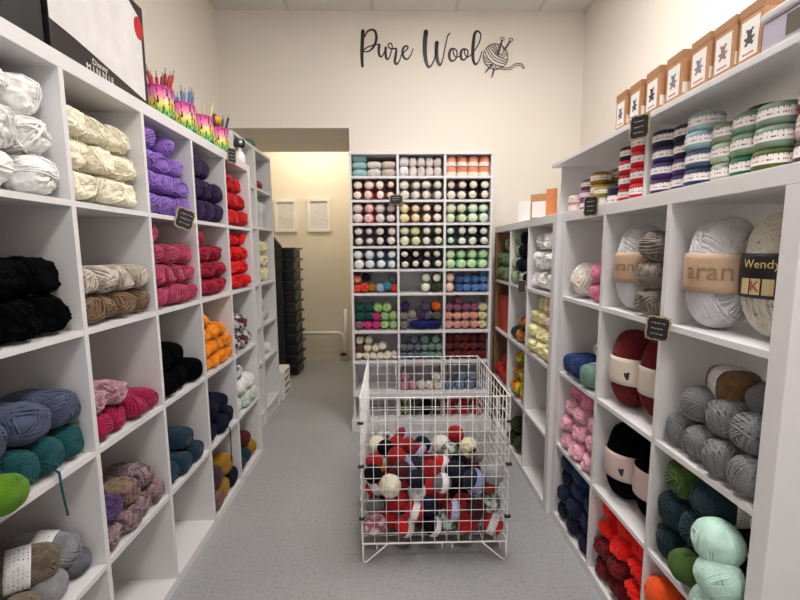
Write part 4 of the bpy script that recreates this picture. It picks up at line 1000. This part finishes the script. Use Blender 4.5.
kl = ['leftmost kraft kit box on the upper board', 'second kraft kit box from left, dark toy picture', 'third kraft kit box from left, above the red stacks', 'middle kraft kit box of seven, pale toy picture', 'kraft kit box third from right, lavender toy picture', 'kraft kit box with pink toy picture, second from right', 'rightmost kraft kit box beside the clear plastic case']
for (y, w, h), ink, lb in zip(kb, inks, kl): kit_box(y, w, h, .075, -.05, ink, lb)
t = empty('plastic_case', (.785, .79, KT)); tag(t, 'clear and lilac plastic case at the right end of the upper board', 'case')
o = boxpart('case_body', plain('lilac_grey_plastic', '#b9b3c4', .25), t, 0, .2, -.03, .125, 0, .06); bevel(o, .006, 3)
b = MB(); b.box(-.001, .0, -.01, .068, .012, .052); b.build('window', plain('smoky_clear_plastic', '#6b665f', .12), t)
o = boxpart('lid', plain('pale_clear_plastic', '#cfccd4', .2), t, -.004, .2, -.034, .129, .06, .08); bevel(o, .006, 3)

# cards standing on the far right shelf
FZ = 1.4705
def card(y, w, h, mats, label, name, d=.008, x=.80, inner=True):
    t = empty(name, (x, y, FZ)); tag(t, label, 'card'); t.rotation_euler = (0, .0, .85)
    boxpart('panel', mats[0], t, 0, d, -w/2, w/2, 0, h)
    if inner: boxpart('printed_sheet', mats[1], t, -.0012, 0, -w*.42, w*.42, h*(.04 if len(mats) > 2 else .06), h*(.7 if len(mats) > 2 else .94))
card(2.47, .1, .12, (M_PAPER, paper('#eceae8', '#4c4a6a', .3)), 'white printed card standing on the far right shelf', 'display_card')
card(2.19, .12, .125, (M_CARD, paper('#efecea', '#4c4a6a', .4), 1), 'brown card holder with white leaflet on the far right shelf', 'leaflet_holder', .03, .79)
card(2.075, .05, .135, (plain('orange_card', '#d98650', .6),), 'upright orange card beside the end of the upper shelf', 'display_card', .012, .795, False)

# ------------------------------------------------------------------ boxes on top of the left shelf
TZ = 1.82
M_BOXBLK = plain('black_print_card', '#231c1f', .4); M_BOXWHT = plain('white_gloss_card', '#dcd9da', .22)
t = empty('toy_kit_box', (-.868, 1.15, TZ)); tag(t, 'large black and white craft kit box with red tag on the left shelf', 'box')
w, h = .43, .335
o = boxpart('carton', M_BOXBLK, t, -.2, 0, 0, w, 0, h); bevel(o, .002)
def fp(u, v, d): return (d+.0002, u*w, v*h)
b = MB(); b.prism([(.0, .25), (.2, .22), (.955, .06), (.955, .86), (.76, 1.0), (0, 1.0)], fp, .0006); pw = b.build('white_panel', M_BOXWHT, t)
b = MB(); b.prism([(.925+.06*math.cos(a)*1.0, .76+.11*math.sin(a)) for a in [2*PI*i/24 for i in range(24)]]+[], lambda u, v, d: fp(u, v, d+.0006), .0006); b.build('red_tag', plain('red_print_tag', '#b81824', .4), t)
def face_text(txt, size, u, v, mat, ang, name):
    me = text_mesh(txt, size, .0002); ca, sa = math.cos(ang), math.sin(ang)
    for vv in me.vertices:
        x, y = vv.co.x, vv.co.y; zz = vv.co.z; vv.co = (.0008+zz, u*w+x*ca-y*sa, v*h+x*sa+y*ca)
    me.materials.clear(); me.materials.append(mat); return link(name, me, t)
face_text('M I N N I E', .025, .42, .055, M_PAPER, 0, 'lettering')
face_text('Disney', .024, .42, .122, M_PAPER, 0, 'lettering')
t2 = empty('storage_box', (-.872, .775, TZ)); tag(t2, 'plain black box at the near end of the left shelf top', 'box')
o = boxpart('box_body', M_BLACKPL, t2, -.25, 0, 0, .36, 0, .25); bevel(o, .004)
o = boxpart('lid', M_BLACKPL, t2, -.254, .004, -.004, .364, .25, .3); bevel(o, .004)

# pen pots
def pot_mat():
    m, nt, b = new_mat('rainbow_zebra_print')
    tc = N(nt, 'ShaderNodeTexCoord'); sp = N(nt, 'ShaderNodeSeparateXYZ'); nt.links.new(tc.outputs['Object'], sp.inputs[0])
    mr = N(nt, 'ShaderNodeMapRange'); mr.inputs[1].default_value = 0; mr.inputs[2].default_value = .115
    nt.links.new(sp.outputs['Z'], mr.inputs[0])
    r = ramp(nt, mr.outputs[0], [(0, lin('#2fb59a')), (.22, lin('#8fd060')), (.48, lin('#f1dc62')), (.72, lin('#ec8fae')), (1, lin('#d9409c'))])
    mp = N(nt, 'ShaderNodeMapping'); mp.inputs['Scale'].default_value = (150, 150, 34); nt.links.new(tc.outputs['Object'], mp.inputs[0])
    no = N(nt, 'ShaderNodeTexNoise', Scale=1.0, Detail=1.0, Distortion=1.2); nt.links.new(mp.outputs[0], no.inputs['Vector'])
    st = ramp(nt, no.outputs['Fac'], [(.53, (1, 1, 1, 1)), (.57, (.03, .02, .03, 1))])
    mx = N(nt, 'ShaderNodeMix'); mx.data_type = 'RGBA'; mx.blend_type = 'MULTIPLY'; mx.inputs[0].default_value = 1
    nt.links.new(r.outputs[0], mx.inputs[6]); nt.links.new(st.outputs[0], mx.inputs[7]); nt.links.new(mx.outputs[2], b.inputs['Base Color'])
    b.inputs['Roughness'].default_value = .4; return m
PM = pot_mat(); PINK = plain('pink_rim', '#c23a8e', .4)
def pot(y, x, what, pens, label, plabel):
    t = empty('pen_pot', (x, y, TZ)); tag(t, label, 'pen pot')
    b = MB(); b.lathe([(.053, .0005), (.0535, .001), (.0535, .118), (.0505, .118), (.0505, .006), (.002, .006)], 32, close=False); b.build('pot_body', PM, t)
    b = MB(); b.lathe([(.0535, .115), (.0552, .1175), (.0535, .1205), (.0505, .1205), (.0505, .115)], 32, close=False); b.build('rim', PINK, t)
    rr = random.Random(int(y*100)); n = len(pens)
    for i, hx in enumerate(pens):
        a = 2*PI*(i+.5)/n+rr.uniform(-.1, .1); ri = rr.uniform(.008, .02); ro = .035+rr.uniform(0, .004)
        k = rr.uniform(.16, .2)
        p0 = Vector((ri*math.cos(a+.4), ri*math.sin(a+.4), .009)); p1 = Vector((ro*math.cos(a), ro*math.sin(a), .112)); d = (p1-p0).normalized(); p2 = p0+d*k
        e = empty(what, Vector((x, y, TZ))+p0)
        tag(e, plabel % i if '%' in plabel else plabel, what.split('_')[-1], plabel)
        L = (p2-p0).length; q = d.to_track_quat('Z', 'Y'); e.rotation_mode = 'QUATERNION'; e.rotation_quaternion = q
        b = MB(); b.lathe([(.0045, 0), (.0062, .002), (.0062, L-.02), (.0045, L-.016)], 10); b.build('handle', plain('tool_'+hx.strip('#'), hx, .35), e)
        b = MB()
        if 'hook' in what: b.lathe([(.0022, L-.016), (.0022, L-.004), (.0014, L-.002), (.0026, L+.003), (.0008, L+.006)], 8); b.build('hook_tip', M_CHROME, e)
        else: b.lathe([(.0034, L-.016), (.002, L-.004), (.0008, L)], 8); b.build('tip', plain('pale_tip', '#d7c9a8', .5), e)
pot(1.722, -.908, 'crochet_hook', ['#b5202c', '#a3222c', '#8e2a30', '#c02a36', '#b81c28', '#7a5450', '#b02834', '#c23040', '#982430'], 'nearest rainbow zebra pen pot, holding red crochet hooks', 'red handled crochet hook in the nearest rainbow pot')
pot(1.9, -.905, 'crochet_hook', ['#5a76a8', '#4f6c9c', '#6e88b4', '#56719f', '#6a86b8', '#46628e', '#7c94b8', '#5f7cb0', '#5a76a8'], 'second rainbow zebra pen pot, holding blue crochet hooks', 'blue handled crochet hook in the second rainbow pot')
pot(2.07, -.9, 'knitting_needle', ['#d6bf95', '#cbb48a', '#c47a88', '#dcc9a0'], 'third rainbow zebra pen pot, holding a few pale needles', 'pale wooden needle in the third rainbow pot')
pot(2.26, -.9, 'crochet_hook', ['#2c2a5a', '#4c4468', '#26243a',  '#3a3468', '#4a4a58', '#37333c', '#5a5a68'], 'farthest rainbow zebra pen pot, with a yellow topper', 'dark crochet hook in the farthest rainbow pot')
# plain yellow topper with two knobs, standing in the last pot
t = empty('pencil_topper', (-.9, 2.26, TZ+.007)); tag(t, 'yellow pencil topper with red knobs in the farthest rainbow pot', 'topper')
b = MB(); b.lathe([(.004, 0), (.004, .13)], 10); b.build('stick', plain('yellow_stick', '#d8a722', .5), t)
b = MB(); b.lathe([(.002, .124), (.022, .13), (.03, .15), (.025, .17), (.002, .178)], 20); b.build('head', plain('yellow_foam', '#e2b21e', .6), t)
for q in (-1, 1):
    b = MB(); b.lathe([(.001, 0), (.008, .004), (.009, .01), (.001, .017)], 14); b.build('knob', plain('red_foam', '#b8281c', .6), t, (0, q*.022, .168))

# ------------------------------------------------------------------ wall lettering
def ribbon(b, pts, d=.002, grow=.0026):
    P = [Vector((p[0], p[1])) for p in pts]; wd = [p[2]*1.08+grow for p in pts]; q = []; ww = []
    n = len(P); closed = n > 8 and (P[0]-P[-1]).length < .002
    for i in range(n-1):
        p0, p1, p2, p3 = P[max(i-1, 0)], P[i], P[i+1], P[min(i+2, n-1)]
        for k in range(6):
            s = k/6; q.append(.5*((2*p1)+(p2-p0)*s+(2*p0-5*p1+4*p2-p3)*s*s+(3*p1-p0-3*p2+p3)*s**3)); ww.append(wd[i]+(wd[i+1]-wd[i])*s)
    q.append(P[-1]); ww.append(wd[-1]); m = len(q); Lf = []; Rt = []
    for i in range(m):
        tt = q[min(i+1, m-1)]-q[max(i-1, 0)]; tt.normalize(); nn = Vector((-tt.y, tt.x))
        Lf.append(q[i]+nn*ww[i]/2); Rt.append(q[i]-nn*ww[i]/2)
    vs = []
    y0 = YB-.0004-d
    for a, c in zip(Lf, Rt): vs += [(a.x, y0, a.y), (c.x, y0, c.y), (a.x, y0+d, a.y), (c.x, y0+d, c.y)]
    fs = []
    for i in range(m-1):
        o, e = 4*i, 4*i+4
        fs += [(o, o+1, e+1, e), (o+2, e+2, e+3, o+3), (o, e, e+2, o+2), (o+1, o+3, e+3, e+1)]
    fs += [(0, 2, 3, 1), (4*m-4, 4*m-3, 4*m-1, 4*m-2)]
    b.add(vs, fs)
    # round ends
    for (c, r) in ((q[0], ww[0]/2), (q[-1], ww[-1]/2)):
        b.prism([(c.x+r*math.cos(a), c.y+r*math.sin(a)) for a in [2*PI*i/12 for i in range(12)]], lambda u, v, e: (u, y0+e, v), d)
t = empty('wall_lettering', (0, 0, 0)); tag(t, 'black script lettering with a drawn yarn ball high on the back wall', 'lettering')
M_INK = plain('dark_vinyl', '#2c2226', .38)
for k, L in enumerate(LETTERS):
    b = MB()
    for s_ in L: ribbon(b, s_)
    b.build('letter', M_INK, t)
b = MB()
for s_ in YARNDRAW: ribbon(b, s_, .0015, .0022)
b.build('yarn_drawing', plain('grey_vinyl', '#554a4c', .4), t)

# ------------------------------------------------------------------ wire bin
CX0, CX1, CY0, CY1, CZ0, CZ1 = -.131, .476, 1.598, 2.235, .088, .72
t = empty('wire_bin', ((CX0+CX1)/2, (CY0+CY1)/2, 0)); tag(t, 'white wire mesh bin on the floor, half filled with yarn balls', 'wire bin')
ox, oy = t.location.x, t.location.y
hw, hd = (CX1-CX0)/2, (CY1-CY0)/2
def panel(name, fn, w):
    b = MB(); nx = 13; nz = 13
    for i in range(1, nx-1+0): 
        u = -w+2*w*i/(nx-1); b.tube([fn(u, CZ0, .0), fn(u, CZ1, .0)], .0015, 6)
    for j in range(1, nz):
        z = CZ0+(CZ1-CZ0)*j/nz; b.tube([fn(-w, z, .0042), fn(w, z, .0042)], .0015, 6)
    fr = [fn(-w, CZ0, 0), fn(w, CZ0, 0), fn(w, CZ1, 0), fn(-w, CZ1, 0)]
    b.tube(fr, .0032, 8, closed=True, smooth=False)
    return b.build(name, M_WIRE, t)
panel('front_panel', lambda u, z, d: (u, -hd-d, z), hw)
panel('back_panel', lambda u, z, d: (u, hd+d, z), hw)
panel('side_panel', lambda u, z, d: (-hw-d, u, z), hd)
panel('side_panel', lambda u, z, d: (hw+d, u, z), hd)
b = MB()
for i in range(13):
    u = -hw+2*hw*i/12; b.tube([(u, -hd, CZ0), (u, hd, CZ0)], .0015, 6)
for i in range(13):
    u = -hd+2*hd*i/12; b.tube([(-hw, u, CZ0-.004), (hw, u, CZ0-.004)], .0015, 6)
b.build('base_panel', M_WIRE, t)
for sx in (-1, 1):
    for sy in (-1, 1):
        b = MB(); x, y = sx*(hw-.002), sy*(hd+.002)
        b.tube([(x, y, CZ0), (x+sx*.001, y, .012), (x-sx*.008, y, .004), (x-sx*.02, y, .012), (x-sx*.105, y, CZ0)], .0028, 8)
        b.build('leg', M_WIRE, t)
for z in (.615, .43, .2):
    for sx in (-1, 1):
        b = MB(); b.box(sx*hw-.012, sx*hw+.012, -hd-.007, -hd+.007, z-.004, z+.004); b.build('clip', M_BLACKPL, t)
b = MB()
for k in (.1, .55, .62, .95): b.tube([(-hw+2*hw*k, -hd-.002, CZ0), (-hw+2*hw*k, -hd-.002, CZ0-.026)], .0022, 6)
b.build('wire_hook', M_WIRE, t)

PCOL = {'cream': ('cream', '#dcd6c4'), 'blackwhite': ('black and white', '#1b1b1e', '#d6d4cf'), 'red': ('red', '#b01218'), 'lavender': ('red', '#8f2030'), 'navy': ('navy', '#141a33'), 'white': ('white', '#dad8d2'),
 'creamblack': ('cream and black', '#dcd7b8', '#d9d4b6', '#2a2a2a'), 'silver': ('silver grey', '#a3a2a3'), 'redband': ('bright red', '#c8161c'), 'orange': ('orange', '#e8922a'), 'black': ('black', '#15151a'), 'navyband': ('navy', '#151c3a'),
 'greenwhite': ('green and white', '#d3d8d2', '#3a4a42', '#cfd6d0'), 'maroon': ('maroon', '#4a0f1c'), 'greyband': ('grey', '#77767e'), 'rust': ('rust', '#b04a18'), 'navywhite': ('navy and white', '#262c48', '#c6c8d2', '#b8bccb'),
 'whiteband': ('white', '#dcdadb'), 'greywhite': ('grey and white', '#6d6c70', '#c9c7c6'), 'grey': ('grey', '#727176'), 'darkred': ('dark red', '#8c1018'), 'pinkwhite': ('pink and white', '#e0d3d6', '#a8405c', '#dcd2d4'), 'blackband': ('black', '#141318'),
 'green': ('green', '#2f8f68', '#dfe8e2', '#2a7d5a', ), 'fill': ('red', '#8f1018')}
BANDS = {'lavender': P_LILAC, 'redband': P_WHITE, 'navyband': P_BLUE, 'greyband': P_WHITE, 'whiteband': P_WHITE, 'blackband': P_WHITE, 'orange': P_WHITE, 'black': None}
rows = {}
for p in PILE: rows.setdefault(p[1], []).append(p)
RW = ['at the back of the heap', 'upper back row', 'third row down', 'fourth row down', 'fifth row down', 'second row up', 'bottom row']
NUM = ['leftmost', 'second', 'third', 'fourth', 'fifth', 'sixth', 'seventh', 'eighth', 'ninth', 'tenth', 'eleventh']
for rk, items in rows.items():
    items = sorted(items, key=lambda p: p[2])
    for i, (cn, _, x, y, z, r) in enumerate(items):
        c = PCOL[cn]
        if rk == 9: lab = 'yarn ball buried inside the heap in the wire bin'
        else:
            lab = '%s yarn ball%s, %s in wire bin %s' % (c[0], ' with paper band' if BANDS.get(cn) else '', NUM[i]+(' from left' if i else ''), RW[rk].replace('at the back of the heap', 'back row'))
        hexes = c[1:]
        rot = (RND.uniform(-.5, .5), RND.uniform(-.5, .5), RND.uniform(0, 6.28)) if BANDS.get(cn) is None else (RND.uniform(-.4, .4), RND.uniform(-.7, .7), RND.uniform(-.6, .6))
        put_yarn('ball', yarn(*hexes, sc=18.0 if len(hexes) > 1 else None), (x, y, z), (r*1.1, r*1.08, r*1.08), rot, BANDS.get(cn), lab, 'yarn', 'yarn balls heaped in the wire bin' if rk < 9 else 'buried yarn balls in the wire bin')

# ------------------------------------------------------------------ corridor
def frame(x0, x1, z0, z1, label):
    t = empty('picture_frame', ((x0+x1)/2, 4.9, (z0+z1)/2)); tag(t, label, 'frame'); w, h = (x1-x0)/2, (z1-z0)/2; f = .035
    b = MB(); b.box(-w, w, -.02, 0, h-f, h); b.box(-w, w, -.02, 0, -h, -h+f); b.box(-w, -w+f, -.02, 0, -h+f, h-f); b.box(w-f, w, -.02, 0, -h+f, h-f)
    b.build('frame', M_WIRE, t)
    boxpart('document', paper('#dededd', '#b4b4b8', .2, 'Z', .03), t, -w+f, w-f, -.006, 0, -h+f, h-f)
frame(-.966, -.7, 1.53, 1.915, 'white framed notice on the corridor wall, right one')
frame(-1.345, -1.094, 1.53, 1.905, 'white framed notice on the corridor wall, left one above black crates')
t = empty('water_pipe', (-.57, 4.86, 0)); tag(t, 'white painted pipe along the foot of the corridor wall', 'pipe')
b = MB(); b.tube([(-.62, 0, .335), (-.06, 0, .335), (-.03, 0, .325), (-.015, 0, .3), (-.01, 0, .26), (-.01, 0, .0)], .019, 12); b.build('pipe_run', M_WIRE, t)
b = MB(); b.tube([(.02, 0, .0), (.02, 0, .62)], .019, 12); b.build('riser', M_WIRE, t)
b = MB(); b.tube([(-.05, -.02, .075), (.03, -.02, .075)], .016, 10); b.tube([(-.01, -.02, .06), (-.01, -.05, .1)], .012, 8); b.build('valve', plain('dark_brass', '#5d5348', .4, metal=.6), t)
nC = 12
for k in range(nC):
    h = .112; t = empty('storage_crate', (-1.2, 4.42, .001+k*h)); tag(t, 'black plastic crate, %s of the tall stack in the corridor' % (['lowest', 'second from bottom', 'third from bottom', 'fourth from bottom', 'fifth from bottom', 'sixth from bottom', 'sixth from top', 'fifth from top', 'fourth from top', 'third from top', 'second from top', 'topmost'][k]), 'crate', 'stacked black crates in the corridor')
    b = MB(); b.box(-.2, .2, -.15, .15, 0, .008)
    for (a, c, e, g) in ((-.2, .2, -.15, -.142), (-.2, .2, .142, .15), (-.2, -.192, -.142, .142), (.192, .2, -.142, .142)): b.box(a, c, e, g, .008, h-.024)
    bevel(b.build('crate_body', M_BLACKPL, t), .003)
    b = MB()
    for (a, c, e, g) in ((-.225, .225, -.175, -.142), (-.225, .225, .142, .175), (-.225, -.192, -.142, .142), (.192, .225, -.142, .142)): b.box(a, c, e, g, h-.024, h-.002)
    bevel(b.build('rim', plain('worn_black_plastic', '#2b2b2e', .3), t), .003)
# dark folded stand in front of the crates
t = empty('folding_board', (-1.13, 4.17, 0)); tag(t, 'tall black folded board with sloping top leaning by the crates', 'board')
b = MB(); b.prism([(-.22, 0), (.03, 0), (.03, 1.36), (-.04, 1.45), (-.07, 1.47), (-.22, 1.47)], lambda u, v, d: (u, d, v), .05); bevel(b.build('board_panel', M_BLACKPL, t), .004)
b = MB(); b.tube([(-.08, -.006, 1.15), (-.08, -.02, 1.16), (-.08, -.02, 1.25), (-.08, -.006, 1.26)], .006, 8); b.build('grab_handle', plain('worn_black_plastic', '#2b2b2e', .3), t)
t = empty('drawer_tower', (-1.09, 3.52, 0)); tag(t, 'low white drawer unit on the floor behind the corridor bookcase', 'drawers')
boxpart('casing', M_WHITE, t, -.13, .13, 0, .25, 0, .26, bev=.004)
for k in range(4):
    d = boxpart('drawer', M_WIRE, t, .13, .136, .01, .24, .012+.062*k, .062+.062*k)
    b = MB(); b.box(.136, .141, .06, .19, .046+.062*k, .058+.062*k); b.build('handle', M_BLACKPL, d)

# ------------------------------------------------------------------ light, camera
w = bpy.data.worlds.new('daylight'); SC.world = w; w.use_nodes = True
w.node_tree.nodes['Background'].inputs[0].default_value = (.93, .95, 1, 1); w.node_tree.nodes['Background'].inputs[1].default_value = .6

cam = bpy.data.cameras.new('camera'); co = bpy.data.objects.new('camera', cam); COL.objects.link(co); SC.camera = co
cam.sensor_width = 36; cam.lens = 412.757/800*36; cam.clip_start = .02
r = Vector((0.99975436, -0.02119099, -0.00649312)); u = Vector((0.00896809, 0.11887461, 0.99286877)); f = Vector((0.02026801, 0.99268312, -0.11903545))
u = r.cross(f); 
M = Matrix((( r.x, u.x, -f.x, 0), (r.y, u.y, -f.y, 0), (r.z, u.z, -f.z, 1.3062), (0, 0, 0, 1)))
co.matrix_world = M
SC.view_settings.view_transform = 'Standard'; SC.view_settings.look = 'None'; SC.view_settings.gamma = 1; SC.view_settings.use_curve_mapping = False
SC.view_settings.exposure = 0.5
